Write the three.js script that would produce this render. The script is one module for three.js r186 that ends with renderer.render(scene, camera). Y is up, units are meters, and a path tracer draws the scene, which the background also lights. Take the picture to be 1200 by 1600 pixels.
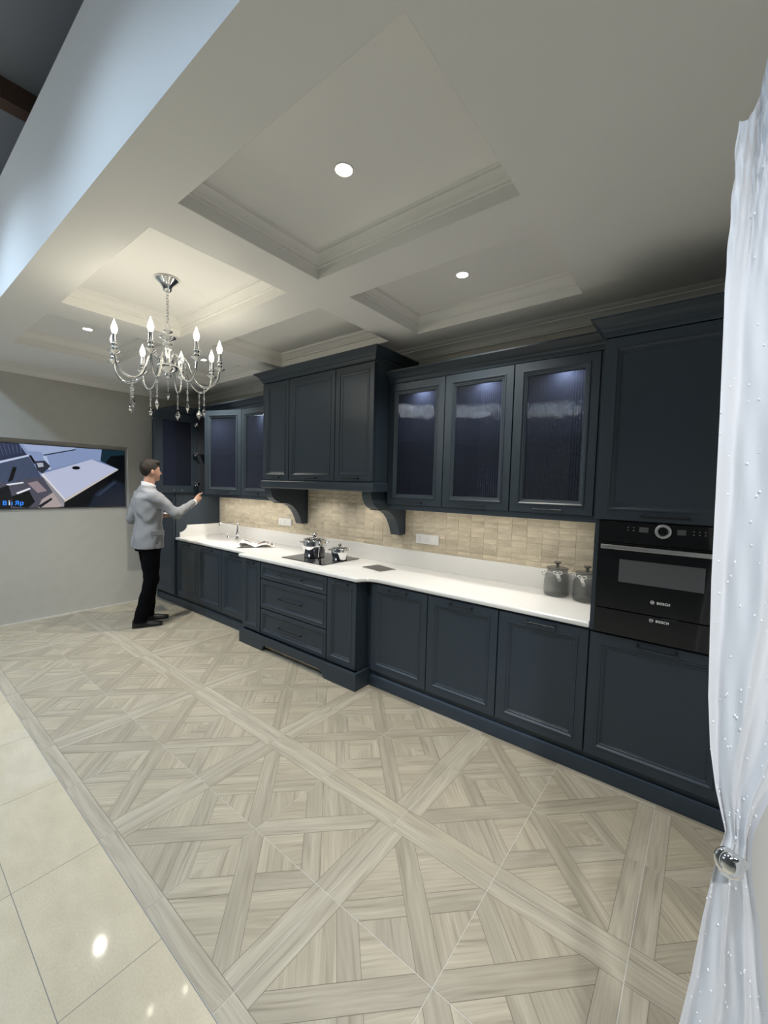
import * as THREE from 'three';
import { RoundedBoxGeometry } from 'three/addons/geometries/RoundedBoxGeometry.js';
import { mergeGeometries, mergeVertices, toCreasedNormals } from 'three/addons/utils/BufferGeometryUtils.js';
import { ImprovedNoise } from 'three/addons/math/ImprovedNoise.js';
import { RectAreaLightUniformsLib } from 'three/addons/lights/RectAreaLightUniformsLib.js';
import { FontLoader } from 'three/addons/loaders/FontLoader.js';
import { TextGeometry } from 'three/addons/geometries/TextGeometry.js';

// ------------------------------------------------------------------ camera, sky, exposure, large lights
const scene = new THREE.Scene();
scene.background = new THREE.Color(0x20242a);
const renderer = new THREE.WebGLRenderer({ antialias: true });
renderer.toneMapping = THREE.LinearToneMapping;
renderer.toneMappingExposure = 1.62;
renderer.shadowMap.enabled = true;
renderer.shadowMap.type = THREE.PCFSoftShadowMap;
RectAreaLightUniformsLib.init();

const camera = new THREE.PerspectiveCamera(102.277, 1200 / 1600, 0.05, 60);
camera.position.set(5.98727, 1.62917, 3.10036);
camera.rotation.order = 'YXZ';
camera.rotation.set(THREE.MathUtils.degToRad(-3.6672), THREE.MathUtils.degToRad(38.1749), THREE.MathUtils.degToRad(1.45563));
scene.add(camera);

const COOL = new THREE.Color().setRGB(0.60, 0.79, 1.0);
const WARM = new THREE.Color().setRGB(1.0, 0.95, 0.87);
const NEUT = new THREE.Color().setRGB(1.0, 0.95, 0.84);
const L = { hall: 5.1, hallAngle: 72, hallBack: 15.5, bulb: 0.039, down: 5.2, under: 22, hoodSpot: 0.5, puck: 0.5, hallWin: 22 };

// ------------------------------------------------------------------ helpers
let seed = 12345;
function rnd() { seed |= 0; seed = seed + 0x6D2B79F5 | 0; let t = Math.imul(seed ^ seed >>> 15, 1 | seed); t = t + Math.imul(t ^ t >>> 7, 61 | t) ^ t; return ((t ^ t >>> 14) >>> 0) / 4294967296; }
const rr = (a, b) => a + (b - a) * rnd();
const noise = new ImprovedNoise();
const fbm = (x, y, z, o = 4) => { let s = 0, a = 1, n = 0; for (let i = 0; i < o; i++) { s += a * noise.noise(x, y, z); n += a; a *= 0.5; x *= 2.03; y *= 2.03; z *= 2.03; } return s / n; };
const clamp = (v, a, b) => Math.max(a, Math.min(b, v));
const lerp = (a, b, t) => a + (b - a) * t;
const D2R = Math.PI / 180;
const V = (x, y, z) => new THREE.Vector3(x, y, z);

const taken = {};
function numbered(n) { if (!(n in taken)) { taken[n] = 0; return n; } taken[n]++; return n + '_' + String(taken[n]).padStart(3, '0'); }
function mesh(name, geo, mat, parent) {
  const m = new THREE.Mesh(geo, mat); m.name = parent ? name : numbered(name);
  m.castShadow = m.receiveShadow = true; (parent || scene).add(m); return m;
}
function tag(o, label, category, group, kind) { o.userData.label = label; if (category) o.userData.category = category; if (group) o.userData.group = group; if (kind) o.userData.kind = kind; return o; }
function thing(name, label, category, x = 0, y = 0, z = 0, group) {
  const g = new THREE.Group(); g.name = numbered(name); g.position.set(x, y, z); scene.add(g); return tag(g, label, category, group);
}
function struct(name, geo, mat, label, category) { const m = mesh(name, geo, mat); m.userData.kind = 'structure'; m.userData.label = label; m.userData.category = category || 'structure'; return m; }
function clean(g) { let q = g.index ? g.toNonIndexed() : g; for (const k of Object.keys(q.attributes)) if (!['position', 'normal', 'uv'].includes(k)) q.deleteAttribute(k); if (!q.attributes.uv) q.setAttribute('uv', new THREE.BufferAttribute(new Float32Array(q.attributes.position.count * 2), 2)); if (!q.attributes.normal) q.computeVertexNormals(); return q; }
const merge = (l) => mergeGeometries(l.map(clean), false);
function box(x0, x1, y0, y1, z0, z1, r = 0) {
  const g = r ? new RoundedBoxGeometry(x1 - x0, y1 - y0, z1 - z0, 2, r) : new THREE.BoxGeometry(x1 - x0, y1 - y0, z1 - z0);
  g.translate((x0 + x1) / 2, (y0 + y1) / 2, (z0 + z1) / 2); return g;
}
function boxUV(g) { // uv in metres from the dominant axis
  g = clean(g); const p = g.attributes.position, uv = g.attributes.uv, a = V(0, 0, 0), b = V(0, 0, 0), c = V(0, 0, 0);
  for (let i = 0; i < p.count; i += 3) {
    a.fromBufferAttribute(p, i); b.fromBufferAttribute(p, i + 1); c.fromBufferAttribute(p, i + 2);
    const n = b.clone().sub(a).cross(c.clone().sub(a)); const ax = Math.abs(n.x), ay = Math.abs(n.y), az = Math.abs(n.z);
    [a, b, c].forEach((q, k) => { if (ay >= ax && ay >= az) uv.setXY(i + k, q.x, q.z); else if (ax >= az) uv.setXY(i + k, q.z, q.y); else uv.setXY(i + k, q.x, q.y); });
  } return g;
}
// sweep a profile [[offset, height]...] along a 2-D path with mitred corners; map(u, v, h) -> Vector3. Positive offset lies to the left of travel.
function sweep(path, profile, map, closed = false, closeProfile = false, crease = 0.5) {
  const n = path.length, m = profile.length, pos = [];
  const ring = path.map((p, i) => {
    const pv = closed || i > 0 ? path[(i - 1 + n) % n] : null, nx = closed || i < n - 1 ? path[(i + 1) % n] : null;
    const nrm = (a, b) => { const dx = b[0] - a[0], dy = b[1] - a[1], l = Math.hypot(dx, dy); return [-dy / l, dx / l]; };
    let d; if (pv && nx) { const a = nrm(pv, p), b = nrm(p, nx), k = 1 + a[0] * b[0] + a[1] * b[1]; d = [(a[0] + b[0]) / k, (a[1] + b[1]) / k]; } else d = pv ? nrm(pv, p) : nrm(p, nx);
    return profile.map(([o, h]) => map(p[0] + d[0] * o, p[1] + d[1] * o, h));
  });
  const tri = (a, b, c) => { for (const q of [a, b, c]) pos.push(q.x, q.y, q.z); };
  const N = closed ? n : n - 1, Mm = closeProfile ? m : m - 1;
  for (let i = 0; i < N; i++) for (let j = 0; j < Mm; j++) {
    const A = ring[i][j], B = ring[(i + 1) % n][j], C = ring[(i + 1) % n][(j + 1) % m], D = ring[i][(j + 1) % m]; tri(A, B, C); tri(A, C, D);
  }
  if (!closed && closeProfile) for (const e of [ring[0], ring[n - 1]]) { const sh = THREE.ShapeUtils.triangulateShape(profile.map(q => new THREE.Vector2(q[0], q[1])), []); for (const t of sh) tri(e[t[0]], e[t[1]], e[t[2]]); }
  const g = new THREE.BufferGeometry(); g.setAttribute('position', new THREE.Float32BufferAttribute(pos, 3)); g.computeVertexNormals();
  return clean(crease ? toCreasedNormals(g, crease) : g);
}
const XZ = (y0 = 0) => (u, v, h) => V(u, y0 + h, v);
const XY = (u, v, h) => V(u, v, h);
function lathe(pts, seg = 32, x = 0, y = 0, z = 0) { const g = new THREE.LatheGeometry(pts.map(p => new THREE.Vector2(p[0], p[1])), seg); g.translate(x, y, z); return g; }
function cyl(a, b, r0, r1 = r0, seg = 12) { const d = b.clone().sub(a), g = new THREE.CylinderGeometry(r1, r0, d.length(), seg); g.applyQuaternion(new THREE.Quaternion().setFromUnitVectors(V(0, 1, 0), d.clone().normalize())); g.translate((a.x + b.x) / 2, (a.y + b.y) / 2, (a.z + b.z) / 2); return g; }
function tube(pts, r, seg = 40, rs = 8) { return new THREE.TubeGeometry(new THREE.CatmullRomCurve3(pts), seg, r, rs, false); }
function extrude(pts, depth, bevel = 0, holes = []) { const s = new THREE.Shape(pts.map(p => new THREE.Vector2(p[0], p[1]))); for (const h of holes) s.holes.push(new THREE.Path(h.map(p => new THREE.Vector2(p[0], p[1])))); return new THREE.ExtrudeGeometry(s, { depth: depth - 2 * bevel, bevelEnabled: bevel > 0, bevelSize: bevel, bevelThickness: bevel, bevelOffset: -bevel, bevelSegments: 4, curveSegments: 8 }).translate(0, 0, bevel); }
function flatTop(geo) { return geo.rotateX(-Math.PI / 2); } // shape (x, -z) extruded upwards
// naive surface nets of a signed distance field
function surfaceNets(sdf, mn, mx, h) {
  const nx = Math.ceil((mx[0] - mn[0]) / h) + 1, ny = Math.ceil((mx[1] - mn[1]) / h) + 1, nz = Math.ceil((mx[2] - mn[2]) / h) + 1;
  const f = new Float32Array(nx * ny * nz), id = (i, j, k) => i + nx * (j + ny * k);
  for (let k = 0; k < nz; k++) for (let j = 0; j < ny; j++) for (let i = 0; i < nx; i++) f[id(i, j, k)] = sdf(mn[0] + i * h, mn[1] + j * h, mn[2] + k * h);
  const vid = new Int32Array(nx * ny * nz).fill(-1), pos = [], idx = [];
  for (let k = 0; k < nz - 1; k++) for (let j = 0; j < ny - 1; j++) for (let i = 0; i < nx - 1; i++) {
    let c = 0, sx = 0, sy = 0, sz = 0; const v = [];
    for (let q = 0; q < 8; q++) v.push(f[id(i + (q & 1), j + (q >> 1 & 1), k + (q >> 2))]);
    for (const [a, b] of EDGES) if ((v[a] < 0) !== (v[b] < 0)) { const t = v[a] / (v[a] - v[b]); sx += lerp(a & 1, b & 1, t); sy += lerp(a >> 1 & 1, b >> 1 & 1, t); sz += lerp(a >> 2, b >> 2, t); c++; }
    if (c) { vid[id(i, j, k)] = pos.length / 3; pos.push(mn[0] + (i + sx / c) * h, mn[1] + (j + sy / c) * h, mn[2] + (k + sz / c) * h); }
  }
  const quad = (a, b, c, d, flip) => { if (a < 0 || b < 0 || c < 0 || d < 0) return; if (flip) idx.push(a, c, b, a, d, c); else idx.push(a, b, c, a, c, d); };
  for (let k = 1; k < nz - 1; k++) for (let j = 1; j < ny - 1; j++) for (let i = 1; i < nx - 1; i++) {
    const s = f[id(i, j, k)] < 0;
    if (s !== f[id(i + 1, j, k)] < 0) quad(vid[id(i, j - 1, k - 1)], vid[id(i, j, k - 1)], vid[id(i, j, k)], vid[id(i, j - 1, k)], !s);
    if (s !== f[id(i, j + 1, k)] < 0) quad(vid[id(i - 1, j, k - 1)], vid[id(i - 1, j, k)], vid[id(i, j, k)], vid[id(i, j, k - 1)], !s);
    if (s !== f[id(i, j, k + 1)] < 0) quad(vid[id(i - 1, j - 1, k)], vid[id(i, j - 1, k)], vid[id(i, j, k)], vid[id(i - 1, j, k)], !s);
  }
  const g = new THREE.BufferGeometry(); g.setAttribute('position', new THREE.Float32BufferAttribute(pos, 3)); g.setIndex(idx);
  const nr = new Float32Array(pos.length), e = h * 0.6;
  for (let i = 0; i < pos.length; i += 3) { const [x, y, z] = [pos[i], pos[i + 1], pos[i + 2]]; const a = sdf(x + e, y, z) - sdf(x - e, y, z), b = sdf(x, y + e, z) - sdf(x, y - e, z), c = sdf(x, y, z + e) - sdf(x, y, z - e), l = Math.hypot(a, b, c) || 1; nr[i] = a / l; nr[i + 1] = b / l; nr[i + 2] = c / l; }
  g.setAttribute('normal', new THREE.BufferAttribute(nr, 3)); return g;
}
const EDGES = [[0, 1], [2, 3], [4, 5], [6, 7], [0, 2], [1, 3], [4, 6], [5, 7], [0, 4], [1, 5], [2, 6], [3, 7]];

// ------------------------------------------------------------------ textures
function dataTex(w, h, fn, srgb = true, wrap = THREE.RepeatWrapping) {
  const d = new Uint8Array(w * h * 4);
  for (let j = 0; j < h; j++) for (let i = 0; i < w; i++) { const c = fn(i, j), o = (j * w + i) * 4; d[o] = clamp(c[0], 0, 255); d[o + 1] = clamp(c[1], 0, 255); d[o + 2] = clamp(c[2], 0, 255); d[o + 3] = 255; }
  const t = new THREE.DataTexture(d, w, h, THREE.RGBAFormat); t.magFilter = THREE.LinearFilter; t.minFilter = THREE.LinearMipmapLinearFilter; t.generateMipmaps = true; t.wrapS = t.wrapT = wrap; if (srgb) t.colorSpace = THREE.SRGBColorSpace; t.needsUpdate = true; return t;
}
function canvasTex(w, h, draw) { const c = document.createElement('canvas'); c.width = w; c.height = h; draw(c.getContext('2d'), w, h); const t = new THREE.CanvasTexture(c); t.colorSpace = THREE.SRGBColorSpace; return t; }
// wood print: 1.2 m along the grain x 0.6 m across
const woodTex = dataTex(1024, 1024, (i, j) => {
  const x = i / 1024, y = j / 1024, wob = fbm(x * 2.2, y * 3, 3.3, 3) * 0.05;
  const s1 = fbm(x * 2.4, (y + wob) * 30, 1.7, 4), s2 = fbm(x * 7, (y + wob) * 110, 9.1, 3);
  const ring = Math.sin(((y + wob * 2.2) * 26 + fbm(x * 1.6, y * 5, 5.5, 2) * 3.5) * 6.28);
  const patch = clamp(fbm(x * 2.5, y * 9, 21.3, 3) * 2.6, -1, 1), dark = Math.pow(clamp(fbm(x * 3.1, (y + wob) * 30, 33.1, 3) * 2.4 - 0.15, 0, 1), 1.3);
  const v = s1 * 18 + s2 * 13 + ring * 4.5 * (0.4 + 0.6 * clamp(patch, 0, 1)) + patch * 9 - dark * 28;
  return [197 + v, 190 + v * 1.0, 174 + v * 0.98];
});
const stoneTex = dataTex(512, 512, (i, j) => { const x = i / 512, y = j / 512; const v = fbm(x * 5, y * 14, 2.2, 5) * 34 + fbm(x * 40, y * 40, 8, 3) * 12; return [207 + v, 197 + v, 176 + v * 0.95]; });
const stoneBump = dataTex(512, 512, (i, j) => { const x = i / 512, y = j / 512; const v = 128 + fbm(x * 6, y * 26, 12.2, 5) * 150 + fbm(x * 60, y * 60, 3, 2) * 30; return [v, v, v]; }, false);
const speck = dataTex(512, 512, (i, j) => { const v = fbm(i / 5, j / 5, 1, 2) * 10 + fbm(i / 60, j / 60, 4, 3) * 12; return [222 + v, 214 + v, 196 + v]; });
const plasterBump = dataTex(512, 512, (i, j) => { const v = 128 + fbm(i / 4, j / 4, 7, 3) * 90; return [v, v, v]; }, false);
const plasterCol = dataTex(256, 256, (i, j) => { const v = fbm(i / 30, j / 30, 17, 4) * 7; return [248 + v, 248 + v, 248 + v]; });
const tweed = dataTex(256, 256, (i, j) => { const w = ((i + j) % 8 < 4 ? 14 : -14) + rnd() * 44 - 22 + fbm(i / 20, j / 20, 2, 2) * 12; return [140 + w, 143 + w, 148 + w]; });
const sheerBump = dataTex(256, 256, (i, j) => { const v = 128 + 60 * Math.sin(i * 1.57) * Math.sin(j * 1.57) + rnd() * 60 - 30; return [v, v, v]; }, false);

// ------------------------------------------------------------------ materials
const S = (o) => new THREE.MeshStandardMaterial(o), P = (o) => new THREE.MeshPhysicalMaterial(o);
const lin = (r, g, b) => new THREE.Color().setRGB(r, g, b);
const M = {
  ceil: S({ color: lin(0.81, 0.805, 0.785), roughness: 0.6, bumpMap: plasterBump, bumpScale: 0.0003 }),
  trim: S({ color: lin(0.80, 0.79, 0.76), roughness: 0.5 }),
  wall: S({ color: lin(0.52, 0.51, 0.465), roughness: 0.85, map: plasterCol, bumpMap: plasterBump, bumpScale: 0.0004 }),
  wallWhite: S({ color: lin(0.8, 0.8, 0.8), roughness: 0.8, bumpMap: plasterBump, bumpScale: 0.0004 }),
  hall: S({ color: lin(0.42, 0.42, 0.42), roughness: 0.9 }),
  hallCeil: S({ color: lin(0.40, 0.42, 0.48), roughness: 0.95, bumpMap: plasterBump, bumpScale: 0.001 }),
  beam: S({ color: lin(0.17, 0.10, 0.075), roughness: 0.8 }),
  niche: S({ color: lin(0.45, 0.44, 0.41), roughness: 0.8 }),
  cab: S({ color: lin(0.022, 0.034, 0.0475), roughness: 0.42 }),
  cabIn: S({ color: lin(0.032, 0.038, 0.05), roughness: 0.6 }),
  dark: S({ color: lin(0.01, 0.01, 0.012), roughness: 0.5 }),
  handle: S({ color: lin(0.02, 0.02, 0.022), roughness: 0.3, metalness: 0.6 }),
  glass: P({ color: lin(0.9, 0.93, 1), roughness: 0.02, transmission: 1, thickness: 0, ior: 1.52 }),
  film: P({ color: lin(0.30, 0.34, 0.46), roughness: 0.4, transmission: 0.96, thickness: 0, ior: 1.1 }),
  quartz: P({ color: lin(0.77, 0.76, 0.735), roughness: 0.16, ior: 1.5 }),
  blackGlass: P({ color: lin(0.006, 0.006, 0.007), roughness: 0.05, ior: 1.52 }),
  ovenWin: P({ color: lin(0.09, 0.095, 0.10), roughness: 0.12, ior: 1.5 }),
  steel: S({ color: lin(0.62, 0.62, 0.62), roughness: 0.28, metalness: 1 }),
  chrome: S({ color: lin(0.86, 0.86, 0.87), roughness: 0.06, metalness: 1 }),
  crystal: P({ color: lin(1, 1, 1), roughness: 0.02, transmission: 1, thickness: 0.01, ior: 1.6 }),
  clear: P({ color: lin(1, 1, 1), roughness: 0.02, transmission: 1, thickness: 0, ior: 1.5 }),
  smoke: P({ color: lin(0.64, 0.65, 0.65), roughness: 0.05, transmission: 1, thickness: 0, ior: 1.5 }),
  smokeLid: P({ color: lin(0.34, 0.33, 0.32), roughness: 0.12, transmission: 0.7, thickness: 0, ior: 1.5 }),
  plastic: S({ color: lin(0.78, 0.77, 0.74), roughness: 0.35 }),
  plasticDark: S({ color: lin(0.18, 0.18, 0.18), roughness: 0.5 }),
  groutLight: S({ color: lin(0.56, 0.54, 0.49), roughness: 0.9 }),
  groutDark: S({ color: lin(0.20, 0.17, 0.135), roughness: 0.9 }),
  groutGrey: S({ color: lin(0.22, 0.21, 0.2), roughness: 0.9 }),
  porcelain: [0.0, 0.02, -0.02].map(d => P({ color: lin(0.76 + d, 0.725 + d, 0.66 + d), map: speck, roughness: 0.04, ior: 1.5 })),
  wood: [[1, 1, 1], [0.93, 0.925, 0.91], [0.87, 0.86, 0.84], [1, 0.985, 0.95]].map(c => S({ color: lin(c[0] * 0.69, c[1] * 0.668, c[2] * 0.635), map: woodTex, roughness: 0.42, bumpMap: woodTex, bumpScale: 0.0004 })),
  stone: [[0.89, 0.87, 0.84], [0.82, 0.80, 0.76], [0.95, 0.93, 0.89]].map(c => S({ color: lin(...c), map: stoneTex, roughness: 0.75, bumpMap: stoneBump, bumpScale: 0.0018 })),
  skin: S({ color: lin(0.46, 0.26, 0.19), roughness: 0.55 }),
  hair: S({ color: lin(0.012, 0.007, 0.005), roughness: 0.8 }),
  jacket: S({ color: lin(0.9, 0.88, 0.86), map: tweed, roughness: 0.95 }),
  shirt: S({ color: lin(0.8, 0.8, 0.82), roughness: 0.8 }),
  trousers: P({ color: lin(0.0025, 0.0025, 0.0035), roughness: 1, specularIntensity: 0.2 }),
  shoe: S({ color: lin(0.008, 0.008, 0.009), roughness: 0.45 }),
  paper: S({ color: lin(0.8, 0.79, 0.77), roughness: 0.7 }),
  sheer: P({ color: lin(0.86, 0.865, 0.88), roughness: 0.95, transmission: 0.15, thickness: 0, bumpMap: sheerBump, bumpScale: 0.0003, side: THREE.DoubleSide }),
  sheerDot: S({ color: lin(0.92, 0.92, 0.93), roughness: 0.8 }),
  glow: (c, k) => S({ color: 0x000000, emissive: c, emissiveIntensity: k, roughness: 0.5 }),
};

// ------------------------------------------------------------------ room shell
const YC = 2.822, YP = 2.95, ZS = 2.474, FASC = 3.548, YH = 4.13, XR = 6.2, HZ = 7.2, HX = 9.0;
// floor: base slab + wood-print tiles (of planks) + polished tiles
const floor = struct('floor', boxUV(box(-0.15, HX, -0.12, -0.0010, -0.15, HZ)), M.groutLight, 'tiled showroom floor, wood print beside polished beige', 'floor');
const TS = 0.486, TX0 = 4.888, TZ0 = 1.5155;
function clipPoly(poly, a, b, c) { // keep a*u + b*v <= c
  const out = []; for (let i = 0; i < poly.length; i++) { const p = poly[i], q = poly[(i + 1) % poly.length], dp = a * p[0] + b * p[1] - c, dq = a * q[0] + b * q[1] - c; if (dp <= 0) out.push(p); if ((dp < 0 && dq > 0) || (dp > 0 && dq < 0)) { const t = dp / (dp - dq); out.push([lerp(p[0], q[0], t), lerp(p[1], q[1], t)]); } } return out;
}
function plankGeo(poly, ang, ou, ov, top = 0, depth = 0.003) { // polygon in metres (x, z)
  const pos = [], nor = [], uv = [], c = Math.cos(ang), s = Math.sin(ang);
  let u0 = 1e9, v0 = 1e9; for (const p of poly) { u0 = Math.min(u0, p[0] * c + p[1] * s); v0 = Math.min(v0, -p[0] * s + p[1] * c); }
  const U = p => [(p[0] * c + p[1] * s - u0) / 1.2 + ou, (-p[0] * s + p[1] * c - v0) / 0.6 + ov];
  let area = 0; poly.forEach((p, i) => { const q = poly[(i + 1) % poly.length]; area += p[0] * q[1] - q[0] * p[1]; }); if (area > 0) poly = poly.slice().reverse();
  const put = (p, y, n) => { pos.push(p[0], y, p[1]); nor.push(...n); uv.push(...U(p)); };
  for (let i = 1; i < poly.length - 1; i++) { put(poly[0], top, [0, 1, 0]); put(poly[i], top, [0, 1, 0]); put(poly[i + 1], top, [0, 1, 0]); }
  for (let i = 0; i < poly.length; i++) { const p = poly[i], q = poly[(i + 1) % poly.length], l = Math.hypot(q[0] - p[0], q[1] - p[1]) || 1, n = [-(q[1] - p[1]) / l, 0, (q[0] - p[0]) / l]; put(p, top, n); put(p, top - depth, n); put(q, top - depth, n); put(p, top, n); put(q, top - depth, n); put(q, top, n); }
  const g = new THREE.BufferGeometry(); g.setAttribute('position', new THREE.Float32BufferAttribute(pos, 3)); g.setAttribute('normal', new THREE.Float32BufferAttribute(nor, 3)); g.setAttribute('uv', new THREE.Float32BufferAttribute(uv, 2)); return g;
}
{
  const fw = 0.15, hd = 0.128, a = 1.10, b = 1.335, G = 0.0021 / TS, T = 0.0030 / TS, q2 = Math.SQRT2;
  // half planes [a, b, c] (a u + b v <= c), grain angle in unit tile, tone
  const pieces = [
    { h: [[0, 1, fw]], ang: 0, t: 0 }, { h: [[1, 0, fw], [0, -1, -fw]], ang: Math.PI / 2, t: 0 },
    { h: [[1, -1, hd], [-1, 1, hd], [-1, 0, -fw], [0, -1, -fw]], ang: Math.PI / 4, t: 2 },
    { h: [[-1, 1, -hd], [-1, -1, -a], [1, 1, b], [0, -1, -fw]], ang: -Math.PI / 4, t: 1 },
    { h: [[1, -1, -hd], [-1, -1, -a], [1, 1, b], [-1, 0, -fw]], ang: -Math.PI / 4, t: 1 },
    { h: [[-1, 1, -hd], [1, 1, a], [0, -1, -fw]], ang: -Math.PI / 4, t: 3 },
    { h: [[1, -1, -hd], [1, 1, a], [-1, 0, -fw]], ang: -Math.PI / 4, t: 3 },
    { h: [[-1, 1, -hd], [-1, -1, -b]], ang: Math.PI / 4, t: 3 },
    { h: [[1, -1, -hd], [-1, -1, -b]], ang: Math.PI / 4, t: 3 },
  ];
  const cache = {};
  const tilesList = [];
  for (let i = -11; i < 3; i++) for (let j = -3; j < 2; j++) {
    const x0 = TX0 + i * TS, z0 = TZ0 + j * TS; if (x0 + TS < 0.05 || x0 > XR - 0.02) continue;
    if (z0 + TS < 0.5) continue;
    tilesList.push({ i, j, x0, z0, d: Math.hypot(x0 + TS / 2 - 5.99, z0 + TS / 2 - 3.1) });
  }
  tilesList.sort((p, q) => p.d - q.d);
  let count = 0; const baseG = {};
  for (const t of tilesList) {
    const mu = ((t.i % 2) + 2) % 2, mv = ((t.j % 2) + 2) % 2;
    const xlo = Math.max(0, (0.002 - t.x0) / TS), xhi = Math.min(1, (XR - 0.002 - t.x0) / TS), full = xlo === 0 && xhi === 1;
    const lo = t.x0 + xlo * TS + 0.0015, hi = t.x0 + xhi * TS - 0.0015;
    const tile = mesh('floor_tile', boxUV(box(lo, hi, -0.0032, -0.0007, t.z0 + 0.0015, t.z0 + TS - 0.0015)), M.groutDark, floor);
    const single = count + pieces.length <= 300; const rest = [[], [], [], []];
    pieces.forEach((pc, k) => {
      const variant = Math.floor(rnd() * 3), key = [mu, mv, k, variant].join();
      let g = full ? cache[key] : null;
      if (!g) {
        let poly = [[T / 2, T / 2], [1 - T / 2, T / 2], [1 - T / 2, 1 - T / 2], [T / 2, 1 - T / 2]];
        for (const [aa, bb, cc] of pc.h) poly = clipPoly(poly, aa, bb, cc - G / 2 * Math.hypot(aa, bb));
        if (mu) poly = poly.map(p => [1 - p[0], p[1]]); if (mv) poly = poly.map(p => [p[0], 1 - p[1]]);
        if (!full) { poly = clipPoly(poly, -1, 0, -xlo); poly = clipPoly(poly, 1, 0, xhi); }
        if (poly.length < 3) return;
        let ang = pc.ang; if (mu) ang = Math.PI - ang; if (mv) ang = -ang;
        g = plankGeo(poly.map(p => [p[0] * TS, p[1] * TS]), ang, rr(0.02, 0.45), rr(0.02, 0.5));
        if (full) cache[key] = g;
      }
      const tone = rnd() < 0.3 ? Math.floor(rnd() * 4) : pc.t;
      if (single) { const m = mesh('plank', g, M.wood[tone], tile); m.position.set(t.x0, 0, t.z0); count++; }
      else rest[tone].push(g.clone().translate(t.x0, 0, t.z0));
    });
    if (!single) rest.forEach((l, k) => { if (l.length) mesh('plank_field', merge(l), M.wood[k], tile).userData.kind = 'stuff'; });
  }
  // dark bed under the cabinets
  mesh('screed', boxUV(box(0, XR, -0.0028, -0.0008, 0, TZ0 - 2 * TS - 0.002)), M.groutDark, floor);
  // polished porcelain
  const PS = 0.6115, zs = [TZ0 + 2 * TS + 0.002, 2.79]; while (zs[zs.length - 1] < HZ) zs.push(zs[zs.length - 1] + PS);
  const gp = {};
  for (let r = 0; r < zs.length - 1; r++) for (let c = -6; c < 10; c++) {
    const xa = Math.max(0, 3.3275 + c * PS), xb = Math.min(HX, 3.3275 + (c + 1) * PS), zb = Math.min(HZ, zs[r + 1]); if (xb - xa < 0.02) continue;
    const g = plankGeo([[xa + 0.0012, zs[r] + 0.0012], [xb - 0.0012, zs[r] + 0.0012], [xb - 0.0012, zb - 0.0012], [xa + 0.0012, zb - 0.0012]], 0, rnd(), rnd(), -0.0002, 0.0028);
    mesh('porcelain_tile', g, M.porcelain[Math.floor(rnd() * 3)], floor);
  }
  mesh('grout_bed', boxUV(box(0, HX, -0.0031, -0.0008, TZ0 + 2 * TS, HZ)), M.groutGrey, floor);
}
// walls
const NZ0 = 0.916, NZ1 = 2.235, NY0 = 1.227, NY1 = 2.047;
{
  const wl = struct('wall_left', boxUV(merge([box(-0.25, 0, 0, NY0, -0.15, HZ), box(-0.25, 0, NY1, YH, -0.15, HZ), box(-0.25, 0, NY0, NY1, -0.15, NZ0), box(-0.25, 0, NY0, NY1, NZ1, HZ), box(-0.25, -0.075, NY0, NY1, NZ0, NZ1)])), M.wall, 'grey beige painted side wall with recess for the screen', 'wall');
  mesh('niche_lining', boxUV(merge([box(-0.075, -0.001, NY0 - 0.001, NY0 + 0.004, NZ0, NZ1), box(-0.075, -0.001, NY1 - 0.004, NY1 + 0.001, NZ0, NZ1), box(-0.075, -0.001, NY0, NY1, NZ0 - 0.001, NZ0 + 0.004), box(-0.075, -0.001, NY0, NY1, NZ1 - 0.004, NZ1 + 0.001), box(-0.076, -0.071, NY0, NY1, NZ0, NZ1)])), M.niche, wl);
  struct('wall_back', boxUV(box(0, HX, 0, YH, -0.15, 0)), M.wall, 'grey beige painted wall behind the kitchen units', 'wall');
  struct('wall_right', boxUV(box(XR, XR + 0.12, 0, FASC, 0, ZS)), M.wallWhite, 'white partition wall behind the curtain', 'wall');
  struct('wall_hall', boxUV(merge([box(-0.25, HX + 0.15, 0, 3.40, HZ, HZ + 0.15), box(-0.25, HX + 0.15, 3.76, YH, HZ, HZ + 0.15), box(-0.25, 0.1, 3.40, 3.76, HZ, HZ + 0.15), box(1.8, HX + 0.15, 3.40, 3.76, HZ, HZ + 0.15)])), M.hall, 'far wall of the showroom hall behind the camera', 'wall');
  struct('wall_hall_side', boxUV(box(HX, HX + 0.15, 0, YH, -0.15, HZ)), M.hall, 'side wall of the showroom hall', 'wall');
  const wn = struct('window_1', merge([box(0.1, 1.8, 3.40, 3.425, HZ, HZ + 0.1), box(0.1, 1.8, 3.735, 3.76, HZ, HZ + 0.1), box(0.1, 0.125, 3.425, 3.735, HZ, HZ + 0.1), box(1.775, 1.8, 3.425, 3.735, HZ, HZ + 0.1), box(0.1, 1.8, 3.50, 3.53, HZ, HZ + 0.1), box(0.1, 1.8, 3.625, 3.655, HZ, HZ + 0.1)]), M.trim, 'high strip window in the far hall wall', 'window');
  mesh('window_pane', box(0.1, 1.8, 3.40, 3.76, HZ + 0.1, HZ + 0.12), M.glow(lin(0.9, 0.96, 1), L.hallWin), wn);
  const wl1 = new THREE.RectAreaLight(COOL, L.hallWin * 0.4, 1.65, 0.3); wl1.position.set(0.95, 3.58, HZ - 0.02); wl1.lookAt(0.95, 3.2, 0); scene.add(wl1);
  struct('ceiling_hall', boxUV(box(-0.25, HX + 0.15, YH, YH + 0.15, -0.15, HZ + 0.15)), M.hallCeil, 'dark high ceiling above the showroom hall', 'ceiling');
}
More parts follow.
